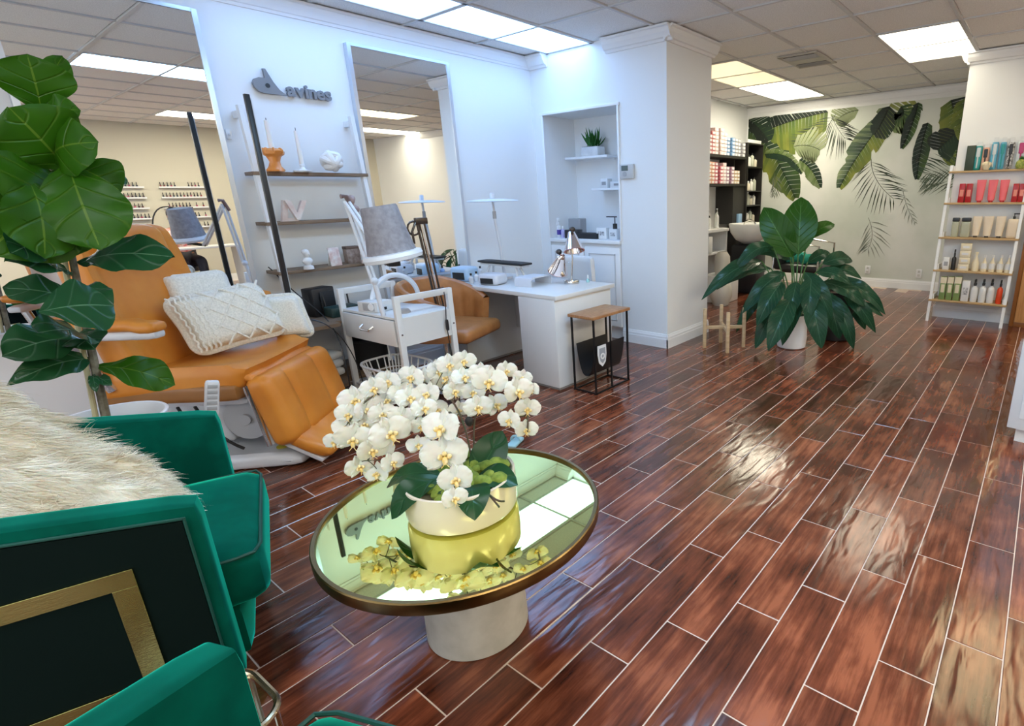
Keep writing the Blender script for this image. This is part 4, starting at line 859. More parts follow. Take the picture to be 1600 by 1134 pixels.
# ---------------------------------------------------------------- manicure desk
dk_=thing('manicure_desk','white manicure desk with two box pedestals below the narrow mirror','desk',(2.72,2.745,0)); dw=mat('desk_white',(.70,.70,.70),.3)
MB().bx(0,.68,0,1.48,.69,.722,.003).go('desk_top',dw,dk_)
MB().bx(.0,.64,.015,.40,.02,.689,.002).go('pedestal',dw,dk_); MB().bx(.0,.64,1.10,1.46,.02,.689,.002).go('pedestal',dw,dk_)
for y in (.015,1.10): MB().bx(.01,.63,y+.01,y+.36,0,.0195).go('plinth',mat('plinth_grey',(.25,.25,.25),.5),dk_,smooth=False)
MB().bx(.56,.575,.402,1.098,.25,.68).go('modesty_panel',dw,dk_,smooth=False); MB().bx(.09,.13,.41,.43,.66,.688).go('bracket',MATS['black_matt'],dk_,smooth=False)
t=thing('arm_rest_box','white bent arm rest bridge near the corner of the manicure desk','arm rest',(3.03,3.30,.7225),.12)
b=MB(); o_=[( -.13,0),(-.13,.05),(-.12,.066),(-.10,.072),(.10,.072),(.12,.066),(.13,.05),(.13,0),(.12,0),(.12,.05),(.105,.062),(-.105,.062),(-.12,.05),(-.12,0)]
b.poly(o_,.17,1); b.go('bridge',mat('lilac_white',(.66,.67,.72),.35),t)
t=thing('padded_rest','long black padded hand rest on white legs on the manicure desk','hand rest',(3.08,3.70,.7225)); MB().rbox((0,0,.152),(.12,.58,.022),.01,6).go('pad',MATS['black_matt'],t)
MB().bx(-.05,.05,-.26,.26,.125,.14,.002).go('carrier',dw,t)
for s in (-1,1): MB().tube([(-.05,s*.22,.0),(-.02,s*.17,.12)],.011,8).tube([(.05,s*.22,.0),(.02,s*.17,.12)],.011,8).tube([(-.05,s*.22,.006),(.05,s*.22,.006)],.006,8).go('leg',dw,t)
for lab,x,y,h in (('white nail drying lamp beside the black padded rest',2.88,3.62,.09),('pale blue nail drying lamp at the wall end of the manicure desk',2.90,4.02,.12)):
    t=thing('nail_dryer',lab,'nail dryer',(x,y,.7225),.2); m_=mat('pale_blue_plastic' if h>.1 else 'lilac_white',(.45,.62,.80),.3)
    MB().rbox((0,0,h/2),(.16,.2,h),.03,8,f=lambda p,u:(p.x,p.y,p.z)).go('housing',m_,t); MB().box((-.0795,0,h*.38),(.004,.13,h*.5),.002).go('opening',MATS['black_matt'],t)
t=thing('desk_lamp','white desk lamp with a thin disc head at the wall end of the desk','lamp',(3.14,3.78,.7225))
MB().cyl((0,0,.01),.07,.02,n=28).go('base',lampw,t); MB().tube([(0,0,.02),(-.02,0,.3),(-.05,0,.52)],.013,10).go('pole',lampw,t); MB().cyl((-.05,0,.545),.016,.06,n=12).go('joint',greyp,t); MB().tube([(-.05,0,.57),(-.055,0,.66)],.010,8).go('neck',lampw,t)
MB().lathe([(0,.012),(.10,.010),(.20,.0),(.215,-.008),(.20,-.012),(0,-.012)],c=(-.055,0,.665),n=48).go('disc_head',lampw,t); MB().box((-.055,0,.70),(.035,.03,.05),.008).go('knuckle',lampw,t)
# chrome twin lamp
cl_=thing('twin_chrome_lamp','small chrome desk lamp with two bell shades at the desk corner','lamp',(3.23,3.06,.7225)); cl_.scale=(1.25,1.25,1.15); CLO=V((3.23,3.06,.7225)); pc=mat('pink_chrome',(.85,.78,.78),.08,1.0); pk=mat('rose_reflection',(.55,.18,.15),.4)  # reddish reflections are put into the pink chrome and rose rim colours
MB().lathe([(0,0),(.05,0),(.052,.02),(.05,.024),(.02,.03),(0,.03)],n=28).go('base',chrome,cl_); MB().tube([(0,0,.03),(.01,-.01,.18),(.0,.0,.30)],.005,8).go('stem',chrome,cl_)
for c_,rz in (((-.02,.08,.135),(.5,-.15,0)),((.0,-.03,.29),(-.35,.25,0))):
    s_=MB().lathe([(.018,.075),(.022,.07),(.028,.05),(.055,-.03),(.066,-.065),(.063,-.065),(.05,-.03),(.024,.048),(.0,.06)],c=c_,rot=rz,n=24).go('bell_shade',pc,cl_)
    MB().lathe([(.060,-.055),(.067,-.066),(.058,-.066)],c=c_,rot=rz,n=24).go('shade_rim',pk,s_)
    MB().sph((c_[0],c_[1],c_[2]+.085),.02,n=12).go('socket_cap',MATS['dark_steel'],s_)
    MB().tube([c_,(.005,0,.15 if c_[2]<.2 else .29)],.004,6).go('side_arm',chrome,cl_)
t=thing('polish_bottle','small pale blue bottle behind the chrome lamp on the desk','bottle',(3.34,2.98,.7225)); MB().lathe([(0,0),(.013,0),(.014,.02),(.006,.028),(.006,.032),(0,.032)],n=16).go('glass_body',mat('mint_glass',(.35,.62,.62),.15),t); MB().cyl((0,0,.046),.006,.03,.004,n=12).go('cap',trimw,t)
for k,(x,y,c_) in enumerate(((2.90,3.86,(.8,.8,.82)),(3.0,4.10,(.35,.5,.8)),(3.16,4.14,(.8,.8,.8)),(2.80,3.80,(.6,.6,.62)))):
    t=thing('lotion_bottle',['white squat jar on the desk beside the pale blue dryer','blue bottle by the wall on the manicure desk','white bottle by the lamp foot on the manicure desk','grey jar at the desk edge behind the tub chair'][k],'bottle',(x,y,.7225)); MB().lathe([(0,0),(.02,0),(.021,.05),(.01,.06),(.009,.068),(0,.068)],n=16).go('body',mat('bottle_c%d'%k,c_,.3),t); MB().cyl((0,0,.076),.009,.02,n=12).go('cap',blk,t)
# cream chair behind desk
t=thing('white_chair','white padded chair standing behind the manicure desk','chair',(3.66,3.50,0),math.pi)
MB().rbox((-.17,0,.66),(.07,.42,.42),.035,12,f=lambda p,u:(p.x-.05*u.y*u.y*-1,p.y*(1-.06*u.z),p.z)).go('backrest',dw,t); MB().rbox((.03,0,.44),(.36,.42,.07),.03,8).go('seat',dw,t)
for x in (-.12,.17):
    for y in (-.17,.17): MB().cyl((x,y,.20),.012,.40,n=10).go('leg',steelm,t)
# magazine side table
mg=thing('magazine_rack_table','narrow side table with a warm wood top and black sling magazine rack','side table',(2.80,2.46,0)); bm=mat('black_steel',(.02,.02,.022),.4,.6); aw=mat('acacia',(.30,.13,.05),.4,c2=(.48,.25,.11),scale=8,stretch=(2,14,2))
MB().bx(-.01,.42,-.005,.245,.565,.587,.003).go('table_top',aw,mg)
for x in (.01,.40):
    for y in (.015,.225): MB().bx(x-.006,x+.006,y-.006,y+.006,0,.565).go('leg',bm,mg,smooth=False)
MB().bx(.0,.41,.009,.021,0,.012).bx(0,.41,.219,.231,0,.012).bx(.004,.016,.02,.22,0,.012).bx(.394,.406,.02,.22,0,.012).go('base_frame',bm,mg,smooth=False)
MB().bx(.19,.20,.009,.021,.012,.565).go('centre_bar',bm,mg,smooth=False)
b=MB(); b.grid(lambda i,j:V((.03+.35*i,.03+.18*j,.12+.24*(abs(2*j-1))**3)),2,14); b.grid(lambda i,j:V((.03+.35*i,.034+.172*j,.124+.236*(abs(2*j-1))**3)),2,14)
b.go('sling',mat('black_leather',(.015,.015,.017),.45),mg)
t=thing('magazine','magazine with a pale car badge cover leaning in the black sling rack','magazine',(2.86,2.485,.24)); b=MB(); out=[(-.045,.07),(.045,.07),(.047,.0),(.035,-.06),(0,-.09),(-.035,-.06),(-.047,0)]
t.location=(2.865,2.452,.30); b.poly(out,.006,1); b.go('cover',mat('magazine_white',(.75,.75,.76),.4),t,smooth=False); MB().poly([(x*.72,z*.72) for x,z in out],.002,1,c=(0,-.0045,0)).go('badge_field',mat('badge_grey',(.30,.32,.36),.4),t,smooth=False); MB().lathe([(.012,-.001),(.024,-.001),(.024,.001),(.012,.001)],c=(0,-.0065,-.01),rot=(math.pi/2,0,0),n=20).go('badge_ring',MATS['magazine_white'],t)
# ---------------------------------------------------------------- niche cabinet
nc=thing('built_in_cabinet','white built in cabinet filling the wall niche below its counter','cabinet',(X1,3.255,0))
MB().bx(-.02,.445,.0,.94,.955,.99,.003).go('counter',trimw,nc); MB().bx(.006,.44,.002,.938,.12,.954).go('carcass',dw,nc,smooth=False); MB().bx(.04,.44,.01,.93,.0,.119).go('plinth',dw,nc,smooth=False)
for k,y in enumerate((.01,.48)):
    d=MB().bx(-.012,.005,y,y+.45,.14,.92,.002).go('door',trimw,nc)
    b=MB()
    for q in ((y+.055,y+.065,.20,.86),(y+.385,y+.395,.20,.86)): b.bx(-.018,-.012,*q)
    for z in (.20,.85): b.bx(-.018,-.012,y+.055,y+.395,z,z+.01)
    b.go('door_moulding',mat('moulding_shade',(.60,.61,.62),.35),d,smooth=False); MB().sph((-.026,y+(.42 if k==0 else .03),.62),.012,n=10).go('knob',steelm,d)
# niche casing
b=MB(); b.bx(X1-.016,X1,3.235,3.255,.99,2.2,.003).bx(X1-.016,X1,4.19,4.215,.99,2.2,.003).bx(X1-.02,X1,3.225,4.225,2.175,2.20,.003); struct(b.go('trim_9',trimw))
def ashelf(lab,x0,x1,y0,y1,z): t=thing('floating_shelf',lab,'shelf',(x0,y0,z)); MB().bx(0,x1-x0,0,y1-y0,-.022,0,.002).go('board',trimw,t); MB().bx(x1-x0-.012,x1-x0-.0,.05,y1-y0-.05,-.045,-.0225).go('wall_cleat',trimw,t,smooth=False)
ashelf('upper white floating shelf in the niche holding a small plant',4.40,4.598,3.60,4.17,1.795); ashelf('lower white floating shelf at the right side of the niche',4.40,4.598,3.252,3.82,1.48)
t=thing('potted_grass','small green plant in a square white pot on the upper niche shelf','potted plant',(4.46,3.83,1.7955))
MB().bx(-.06,.06,-.11,.11,0,.085,.006).go('pot',mat('marbled_pot',(.62,.64,.66),.5,c2=(.75,.76,.77),scale=12),t); MB().bx(-.05,.05,-.10,.10,.08,.088).go('soil',soil,t,smooth=False)
gm=leafmat('grass_leaf',(.02,.10,.02),(.05,.2,.04),(.06,.2,.05),.4,3)
for k in range(46):
    a=R.uniform(0,6.28); r=R.uniform(.03,.13); bx_=R.uniform(-.03,.03); by_=R.uniform(-.07,.07); h=R.uniform(.06,.16)*(1.1-r*3)
    B0=V((4.46+bx_,3.83+by_,1.885)); leaf(t,B0,B0+V((r*math.cos(a)*.5,r*math.sin(a),h+.03)),.022,V((-1,0,.6)),gm,-.08,.3,'lance',0,n=5)
def boxthing(name,lab,cat,loc,d,m,rz=0,group=None,lid=None):
    t=thing(name,lab,cat,loc,rz,group); MB().box((0,0,d[2]/2),d,min(d)*.06).go('carton',m,t)
    if lid: MB().box((-d[0]/2-.0006,0,d[2]*.5),(.001,d[1]*.6,d[2]*.35)).go('printed_panel',lid,t,smooth=False)
    return t
wc=mat('white_card',(.74,.75,.76),.5); gc=mat('grey_card',(.33,.33,.34),.5); pu=mat('violet_print',(.05,.03,.30),.4)
boxthing('carton','tall white carton on the lower niche shelf','box',(4.45,3.66,1.4805),(.08,.09,.09),wc,lid=gc); boxthing('carton','low white carton at the niche edge of the lower shelf','box',(4.46,3.46,1.4805),(.10,.24,.06),wc,lid=gc)
def bottle(lab,loc,r,h,m,cap,pump=False,spray=False,group=None,name='bottle',label_=None,shape=0):
    t=thing(name,lab,'bottle',loc,0,group)
    pr=[(0,0),(r*.95,0),(r,.006),(r,h*.78),(r*.8,h*.88),(r*.35,h*.95),(r*.33,h),(0,h)] if shape==0 else [(0,0),(r*.95,0),(r,.006),(r,h*.5),(r*.75,h*.62),(r*.3,h*.86),(r*.26,h),(0,h)]
    MB().lathe(pr,n=20).go('body',m,t)
    if label_: MB().lathe([(r+.0006,h*.2),(r+.0006,h*.6)],n=20).go('label',label_,t)
    if pump: MB().cyl((0,0,h+.012),r*.38,.024,n=12).cyl((0,0,h+.04),r*.12,.04,n=8).box((-r*.35,0,h+.064),(r*1.1,.014,.012),.003).go('pump',cap,t)
    elif spray: MB().cyl((0,0,h+.015),r*.42,.03,n=12).rbox((-r*.1,0,h+.05),(r*1.5,r*.6,.04),.01,4).tube([(-r*.7,0,h+.04),(-r*.9,0,h+.0)],.005,6).go('trigger_head',cap,t)
    else: MB().cyl((0,0,h+.012),r*.42,.026,n=14).go('cap',cap,t)
    return t
bottle('white pump bottle with a violet label at the left of the niche counter',(4.28,4.20,.9905),.030,.13,wc,trimw,spray=True,label_=pu); bottle('small lilac bottle beside the violet labelled one on the niche counter',(4.24,4.10,.9905),.022,.09,mat('lilac_p',(.5,.45,.7),.4),trimw)
boxthing('carton','grey square carton at the back left of the niche counter','box',(4.38,4.02,.9905),(.1,.17,.19),gc); boxthing('small_tray','black low tray on the niche counter','tray',(4.26,3.75,.9905),(.12,.3,.055),MATS['black_matt'])
boxthing('black_case','black tilted case behind the tray on the niche counter','box',(4.24,3.95,.9905),(.10,.16,.085),blk,.2)
boxthing('carton','white carton with grey print at the right of the niche counter','box',(4.26,3.57,.9905),(.06,.12,.11),wc,.1,lid=mat('ink_print',(.2,.2,.22),.5,c2=(.75,.75,.75),scale=70))
t=boxthing('square_dispenser','square white soap dispenser with a black pump at the niche edge','dispenser',(4.27,3.42,.9905),(.08,.10,.10),wc,lid=MATS['ink_print']); MB().cyl((0,0,.125),.022,.05,n=14).cyl((0,0,.18),.005,.07,n=8).box((-.0,.04,.215),(.014,.13,.01),.003).go('pump',blk,t)
t=thing('thermostat','grey white wall thermostat right of the niche','thermostat',(X1,3.145,1.612)); MB().box((-.016,0,0),(.030,.15,.125),.006).go('housing',mat('thermostat_grey',(.55,.55,.54),.4),t); MB().box((-.032,.02,.028),(.002,.075,.045),.001).go('display',mat('lcd',(.10,.13,.12),.2),t); MB().cyl((-.032,.02,-.022),.022,.004,n=20,rot=(0,math.pi/2,0)).go('button',greyp,t)
# ---------------------------------------------------------------- plant stand and giant peace lily
ps=thing('plant_stand','empty pale wooden plant stand with four legs beside the wall pillar','plant stand',(4.46,2.29,0),.2); beech=mat('beech',(.50,.34,.18),.5,c2=(.60,.43,.25),scale=6,stretch=(1,1,8))
for k in range(4):
    a=k*math.pi/2+.45; x,y=.185*math.cos(a),.185*math.sin(a); MB().box((x,y,.19),(.032,.032,.38),.004,rot=(0,0,a)).go('leg',beech,ps)
for k in range(2):
    a=k*math.pi/2+.45; MB().box((0,0,.20-.0*k),(.34,.026,.03),.003,rot=(0,0,a)).go('cross_bar',beech,ps)
LP=V((4.83,1.77,0)); lily=thing('peace_lily','very large peace lily with drooping dark leaves in a white pot on the floor','potted plant',tuple(LP))
MB().lathe([(0,0),(.115,0),(.13,.01),(.138,.10),(.128,.24),(.118,.31),(.108,.31),(.115,.24),(.115,.22),(0,.22)],n=40).go('pot',potw,lily); MB().cyl((0,0,.225),.112,.01,n=24).go('soil',soil,lily)
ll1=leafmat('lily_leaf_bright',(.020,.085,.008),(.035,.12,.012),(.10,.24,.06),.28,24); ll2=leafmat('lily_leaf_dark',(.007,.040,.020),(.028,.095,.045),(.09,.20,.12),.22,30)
LD=(LP-V((0,0,H))).length
def lp_(px,py,dk): 
    d=(CF+CR*((px-CX)/FPX)-CU*((py-CY)/FPX)); return V((0,0,H))+d*(LP.dot(CF)+H*-CF.z*-1*-1+dk if False else (LP-V((0,0,H))).dot(CF)+dk)
pet_=mat('lily_petiole',(.05,.14,.03),.5)
def lleaf(b_,t_,w,m,dk=0,dt=None,ny=0,nz=.4,bend=.15,fold=.25):
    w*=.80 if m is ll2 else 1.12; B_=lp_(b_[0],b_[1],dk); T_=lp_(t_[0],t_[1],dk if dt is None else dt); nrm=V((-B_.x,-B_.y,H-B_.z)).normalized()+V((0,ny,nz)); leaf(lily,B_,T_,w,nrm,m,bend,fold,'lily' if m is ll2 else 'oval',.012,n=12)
    S0=LP+V((R.uniform(-.05,.05),R.uniform(-.05,.05),.23)); mid=(S0+B_)/2+V((0,0,.12)); MB().tube([q-LP for q in bez([S0,mid,B_],8)],.006,6).go('stalk',pet_,lily)
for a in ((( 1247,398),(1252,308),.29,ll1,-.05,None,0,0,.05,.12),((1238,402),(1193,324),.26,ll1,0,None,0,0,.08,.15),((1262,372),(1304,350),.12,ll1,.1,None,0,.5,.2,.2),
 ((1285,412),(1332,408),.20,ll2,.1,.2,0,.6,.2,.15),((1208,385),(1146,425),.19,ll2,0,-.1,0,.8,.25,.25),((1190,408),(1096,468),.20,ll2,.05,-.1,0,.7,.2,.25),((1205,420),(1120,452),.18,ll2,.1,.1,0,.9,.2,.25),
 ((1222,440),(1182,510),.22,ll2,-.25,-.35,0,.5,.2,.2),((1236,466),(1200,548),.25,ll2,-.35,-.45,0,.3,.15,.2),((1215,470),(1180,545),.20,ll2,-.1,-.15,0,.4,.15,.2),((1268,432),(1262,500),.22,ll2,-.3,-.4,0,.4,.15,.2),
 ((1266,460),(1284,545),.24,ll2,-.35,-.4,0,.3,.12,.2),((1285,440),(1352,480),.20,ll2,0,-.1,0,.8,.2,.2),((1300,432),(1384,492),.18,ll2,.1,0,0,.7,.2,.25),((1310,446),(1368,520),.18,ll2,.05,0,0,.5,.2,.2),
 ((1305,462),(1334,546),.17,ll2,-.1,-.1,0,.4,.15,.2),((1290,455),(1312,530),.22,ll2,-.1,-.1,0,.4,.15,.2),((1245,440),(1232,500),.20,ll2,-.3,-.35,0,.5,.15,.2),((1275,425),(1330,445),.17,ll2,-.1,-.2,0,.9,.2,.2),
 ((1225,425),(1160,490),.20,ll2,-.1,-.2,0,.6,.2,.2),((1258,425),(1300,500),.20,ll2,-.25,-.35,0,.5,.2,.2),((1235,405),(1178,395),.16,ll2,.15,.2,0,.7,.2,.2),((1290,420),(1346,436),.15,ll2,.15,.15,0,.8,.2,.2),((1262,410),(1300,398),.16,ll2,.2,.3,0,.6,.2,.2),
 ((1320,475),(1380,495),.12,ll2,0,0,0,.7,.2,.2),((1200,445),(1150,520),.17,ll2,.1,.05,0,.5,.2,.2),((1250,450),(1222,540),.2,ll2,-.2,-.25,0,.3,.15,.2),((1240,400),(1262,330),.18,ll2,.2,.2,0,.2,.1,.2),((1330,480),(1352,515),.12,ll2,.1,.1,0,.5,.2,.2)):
    lleaf(*a)
t=thing('planter','black tall planter behind the peace lily','planter',(5.35,1.52,0)); MB().lathe([(0,0),(.13,0),(.14,.01),(.17,.46),(.175,.48),(.165,.48),(.16,.44),(0,.44)],n=36).go('pot',blk,t); MB().cyl((0,0,.44),.155,.01,n=24).go('soil',soil,t)
# ---------------------------------------------------------------- hair washing corner
wb=thing('wash_basin','white tilting hair wash basin on a black stand','basin',(7.4,3.44,0)); por=mat('porcelain',(.78,.78,.76),.12,coat=.4)
MB().lathe([(0,.70),(.10,.70),(.20,.76),(.27,.86),(.30,.97),(.295,.985),(.28,.975),(.25,.88),(.18,.80),(.09,.765),(0,.76)],n=40).go('bowl',por,wb)
MB().bx(-.16,.16,-.2,.2,0,.69,.02).go('stand',blk,wb); MB().tube(arc((.0,.0,.93),.1,20,180,10,'yz'),.012,8).cyl((0,.1,.90),.018,.12,n=12).go('faucet',chrome,wb)
MB().tube([(-.2,.25,.9),(-.26,.30,.6),(-.2,.32,.3),(-.1,.3,.1)],.012,8).go('hose',chrome,wb)
sc_=thing('shampoo_chair','black shampoo chair with chrome arms behind the peace lily','chair',(7.2,2.55,0),-math.pi/2)
MB().rbox((0.05,0,.44),(.56,.54,.12),.05,8).go('seat',blk,sc_); MB().rbox((-.27,0,.66),(.12,.54,.50),.05,8).go('backrest',blk,sc_)
for s in (-1,1): MB().tube([(-.3,s*.31,.42),(-.28,s*.31,.72),(.0,s*.31,.78),(.30,s*.31,.74),(.30,s*.31,.02),(-.25,s*.31,.02)],.014,8).go('chrome_arm',chrome,sc_)
tg=mat('teal_towel',(.01,.22,.15),.9,bump=.6,scale=90,c2=(.02,.30,.22))
for k,(x,y,z,lab) in enumerate(((7.15,2.83,.50,'rolled teal towel on the shampoo chair, left one'),(7.12,2.62,.51,'rolled teal towel on the shampoo chair, middle one'),(7.10,2.42,.50,'rolled teal towel on the shampoo chair, right one'))):
    t=thing('rolled_towel',lab,'towel',(x,y,z+.06),.3*k); MB().cyl((0,0,0),.065,.24,n=20,rot=(math.pi/2,0,.2)).go('roll',tg,t)
for k,(px,py,r,h) in enumerate(((1113,430,.12,.30),(1118,472,.16,.34))):
    p=at(px,py+20,0,6.3); t=thing('ceramic_vase',['cream ceramic vase by the pillar edge, the smaller upper one','round white vase on the floor by the pillar edge'][k],'vase',(6.3+.25*(1-k),3.30 if k else 3.42,0 if k else 0)); 
    if k==0: MB().bx(-.2,.2,-.15,.2,0,.36,.01).go('stool',dw,t); MB().lathe([(0,.36),(.09,.36),(.11,.45),(.10,.6),(.06,.66),(.05,.66),(.08,.6),(0,.58)],n=28).go('body',mat('cream_vase',(.55,.52,.46),.4),t)
    else: MB().lathe([(0,0),(.10,0),(.15,.12),(.14,.24),(.08,.33),(.06,.33),(.12,.22),(0,.2)],n=28).go('body',MATS['cream_vase'],t)
cb=thing('wash_counter','white low counter with bottles against the wash corner wall','counter',(6.2,3.6,0)); MB().bx(0,.87,0,.56,.90,.94,.003).go('worktop',dw,cb); MB().bx(0,.87,.02,.54,.60,.63,.003).go('shelf_board',dw,cb)
for x in (.01,.84): MB().bx(x,x+.02,.02,.54,0,.899).go('side_panel',dw,cb,smooth=False)
boxthing('picture_box','red and white printed box under the wash counter','box',(6.55,3.75,.6305),(.1,.3,.22),wc,.0,lid=mat('red_print',(.45,.05,.05),.5,c2=(.8,.78,.75),scale=30))
RB=random.Random(5)
for k in range(11): 
    t=bottle('pale bottle, %s from left in the row on the wash counter'%ORD[k],(6.26+.075*k,3.72+.05*(k%3),.9405),.026,RB.uniform(.15,.22),mat('bottle_w%d'%(k%3),((.75,.76,.74),(.55,.60,.58),(.72,.68,.55))[k%3],.25),(blk,trimw)[k%2],pump=(k%4==1),group='bottles on the wash counter')
# dark shelving with boxes
blkw=mat('black_wood',(.02,.018,.016),.5)
dsx=thing('wall_shelf','black open wall shelving stacked with colour boxes in the wash corner','shelf',(6.9,YA,0))
for z in (1.54,1.93): MB().bx(0,1.18,-.32,-.004,z-.035,z).go('board',blkw,dsx,smooth=False)
MB().bx(.80,1.18,-.30,-.006,.95,1.50).go('back_panel',blkw,dsx,smooth=False); MB().bx(1.155,1.18,-.32,-.004,1.54,1.90).go('side_panel',blkw,dsx,smooth=False)
for x in (.02,.9): MB().bx(x,x+.02,-.25,-.004,1.35,1.504).bx(x,x+.02,-.25,-.004,1.75,1.894).go('bracket',blkw,dsx,smooth=False)
tw_=thing('tower_shelf','narrow black tower shelf with beige products beside the leaf mural','shelf',(8.10,3.84,0))
for x in (0,.54): MB().bx(x,x+.02,0,.31,0,2.14).go('side_panel',blkw,tw_,smooth=False)
MB().bx(.02,.54,.295,.31,.0,2.14).go('back_panel',blkw,tw_,smooth=False)
TZ=[.02,.45,.93,1.20,1.42,1.78,2.12]
for z in TZ: MB().bx(.02,.54,.0,.295,z,z+.02).go('shelf_board',blkw,tw_,smooth=False)
cols={'red':(.45,.03,.04),'pinkwhite':(.75,.55,.52),'blue':(.03,.22,.50),'bw':(.25,.25,.28),'orange':(.65,.25,.10),'crimson':(.55,.03,.08),'mixed':(.35,.15,.25),'gold':(.55,.35,.12)}
def stackrow(z,seq,h,x0,n,lab,grp):
    bw=.105
    for i,cn in enumerate(seq):
        for k in range(n[i]):
            m_=mat('carton_'+cn,cols[cn],.45,c2=tuple(min(1,v*.5+.4) for v in cols[cn]),scale=30,stretch=(1,1,3))
            t=boxthing('colour_box','%s colour box, %s up in the %s stack from left, %s'%({'pinkwhite':'pink and white','bw':'black and white','mixed':'purple'}.get(cn,cn),ORD[k],ORD[i],lab),'box',(x0+i*(bw+.012)+.004*((k*5)%3),3.98+.012*((i*7+k*3)%3),z+.0008+k*(h+.0008)),(bw,.20,h-.003),m_,0,grp); MB().bx(-bw*.22,bw*.42,-.1012,-.1004,h*.18,h*.72).go('white_label',wc,t,smooth=False)
stackrow(1.93,['red','red','pinkwhite','pinkwhite','pinkwhite','blue','blue','bw','bw','bw'],.05,6.98,[5,6,7,7,6,5,5,5,5,4],'top black shelf','colour boxes on the top wall shelf')
stackrow(1.54,['orange','orange','crimson','crimson','pinkwhite','mixed','mixed','gold','gold'],.048,6.98,[6,6,6,5,6,5,5,4,4],'lower black shelf','colour boxes on the lower wall shelf')
boxthing('carton','blue and white carton low in the black shelving','box',(7.9,3.86,.94),(.12,.05,.16),mat('sky_card',(.3,.5,.75),.4)); 
t=bpy.data.objects[-1]
for iz,z in enumerate(TZ[2:6]):
    for k in range(4):
        bottle('pale bottle, %s from left on the %s board of the black tower shelf'%(ORD[k],('lowest','second','third','upper')[iz]),(8.20+.11*k,3.92,z+.0205),.032,.12+.03*((k+iz)%3),mat('prod_b%d'%((k+iz)%3),((.72,.66,.52),(.75,.74,.68),(.5,.52,.42))[(k+iz)%3],.4),(blk,trimw,trimw)[(k*iz)%3],group='bottles on the %s tower board'%('lowest','second','third','upper')[iz])
t=thing('wire_tray','flat white tray on top of the black tower shelf','tray',(8.37,3.98,2.1405)); MB().bx(-.24,.24,-.12,.12,0,.012).bx(-.24,.24,-.12,-.11,.012,.05).bx(-.24,.24,.11,.12,.012,.05).go('tray_body',wc,t,smooth=False)
# ---------------------------------------------------------------- product ladder shelf
oakl=mat('honey_oak',(.42,.27,.12),.5,c2=(.55,.38,.19),scale=8,stretch=(10,1,10)); LX=lambda z:6.66+.14*z
pl2=thing('product_ladder_shelf','white ladder shelf with five honey oak boards full of hair products','shelf',(6.66,.56,0))
BZ=[1.58,1.26,.905,.56,.24]
for y in (.345,-.345):
    b=MB(); V8=[b.b.verts.new(v) for v in ((-.018,y-.014,0),(.022,y-.014,0),(.022,y+.014,0),(-.018,y+.014,0),(.213,y-.014,1.64),(.247,y-.014,1.64),(.247,y+.014,1.64),(.213,y+.014,1.64))]
    for f in ((3,2,1,0),(4,5,6,7),(0,1,5,4),(1,2,6,5),(2,3,7,6),(3,0,4,7)): b.b.faces.new([V8[i] for i in f])
    b.go('rail',wht,pl2,smooth=False)
for z in BZ:
    x0=.14*z-.03; MB().bx(x0,.270,-.362,.362,z-.02,z,.002).go('shelf_board',oakl,pl2)
    for y in (.325,-.325): MB().bx(x0+.05,.262,y-.008,y+.008,z,z+.05).go('side_rail',wht,pl2,smooth=False)
def py_(px,bi): return at(px,400,0,LX(BZ[bi])).y if False else None
def ypos(px,py,bi): return at(px,py,0,LX(BZ[bi])+.03).y
def px_h(py0,py1,bi,px): a=at(px,py0,0,LX(BZ[bi])+.03).z; c_=at(px,py1,0,LX(BZ[bi])+.03).z; return a-c_
GP=['on the top board','on the second board','on the middle board','on the fourth board','on the lowest board']
def place(bi,px0,px1,pytop,pybot): 
    xm=(px0+px1)/2; y=ypos(xm,pybot,bi); w=abs(ypos(px0,pybot,bi)-ypos(px1,pybot,bi)); h=at(xm,pytop,0,LX(BZ[bi])+.03).z-BZ[bi]; return (LX(BZ[bi])+.035,y,BZ[bi]+.0006),max(w,.02),max(h,.03)
def pbox(lab,bi,px0,px1,pt,pb,m,panel=None,name='carton',g=None,dep=.07):
    l,w,h=place(bi,px0,px1,pt,pb); return boxthing(name,lab,'box',l,(dep,w*.92,h),m,0,g,panel)
def tube_(lab,bi,px0,px1,pt,pb,m,cap,g=None):
    l,w,h=place(bi,px0,px1,pt,pb); t=thing('product_tube',lab,'tube',l,0,g); b=MB()
    b.grid(lambda i,j:V((.022*(1-j*.92)*math.sin(i*6.2832),w*.5*(.72+.26*j)*math.cos(i*6.2832),.018+(h-.018)*j)),20,4); b.go('squeeze_body',m,t); MB().lathe([(0,0),(.020,0),(.020,.02),(0,.02)],n=18).go('cap',cap,t); return t
def bag(lab,bi,px0,px1,pt,pb,m,inner):
    l,w,h=place(bi,px0,px1,pt,pb); t=thing('packed_brush',lab,'brush',l); MB().rbox((0,0,h*.42),(.04,w*.9,h*.84),.015,8,f=lambda p,u:(p.x+.004*math.sin(p.z*90+p.y*60),p.y,p.z)).go('pouch',m,t)
    MB().rbox((-.022,0,h*.62),(.012,w*.5,h*.32),.006,5).cyl((-.022,0,h*.28),.007,h*.4,n=8).go('brush',inner,t); MB().bx(-.003,.003,-w*.3,w*.3,h*.84,h*.98).go('header_card',wc,t,smooth=False); return t
clearp=mat('clear_pouch',(.6,.66,.68),.25); teal=mat('teal_plastic',(.02,.30,.30),.3); skyb=mat('sky_blue_plastic',(.10,.38,.55),.3); peach=mat('peach_plastic',(.65,.35,.25),.35); magen=mat('magenta_plastic',(.50,.03,.15),.35); dgr=mat('dark_green_card',(.03,.05,.03),.5)
pbox('black boxed product at the left end of the top product board',0,1506,1521,228,265,dgr)
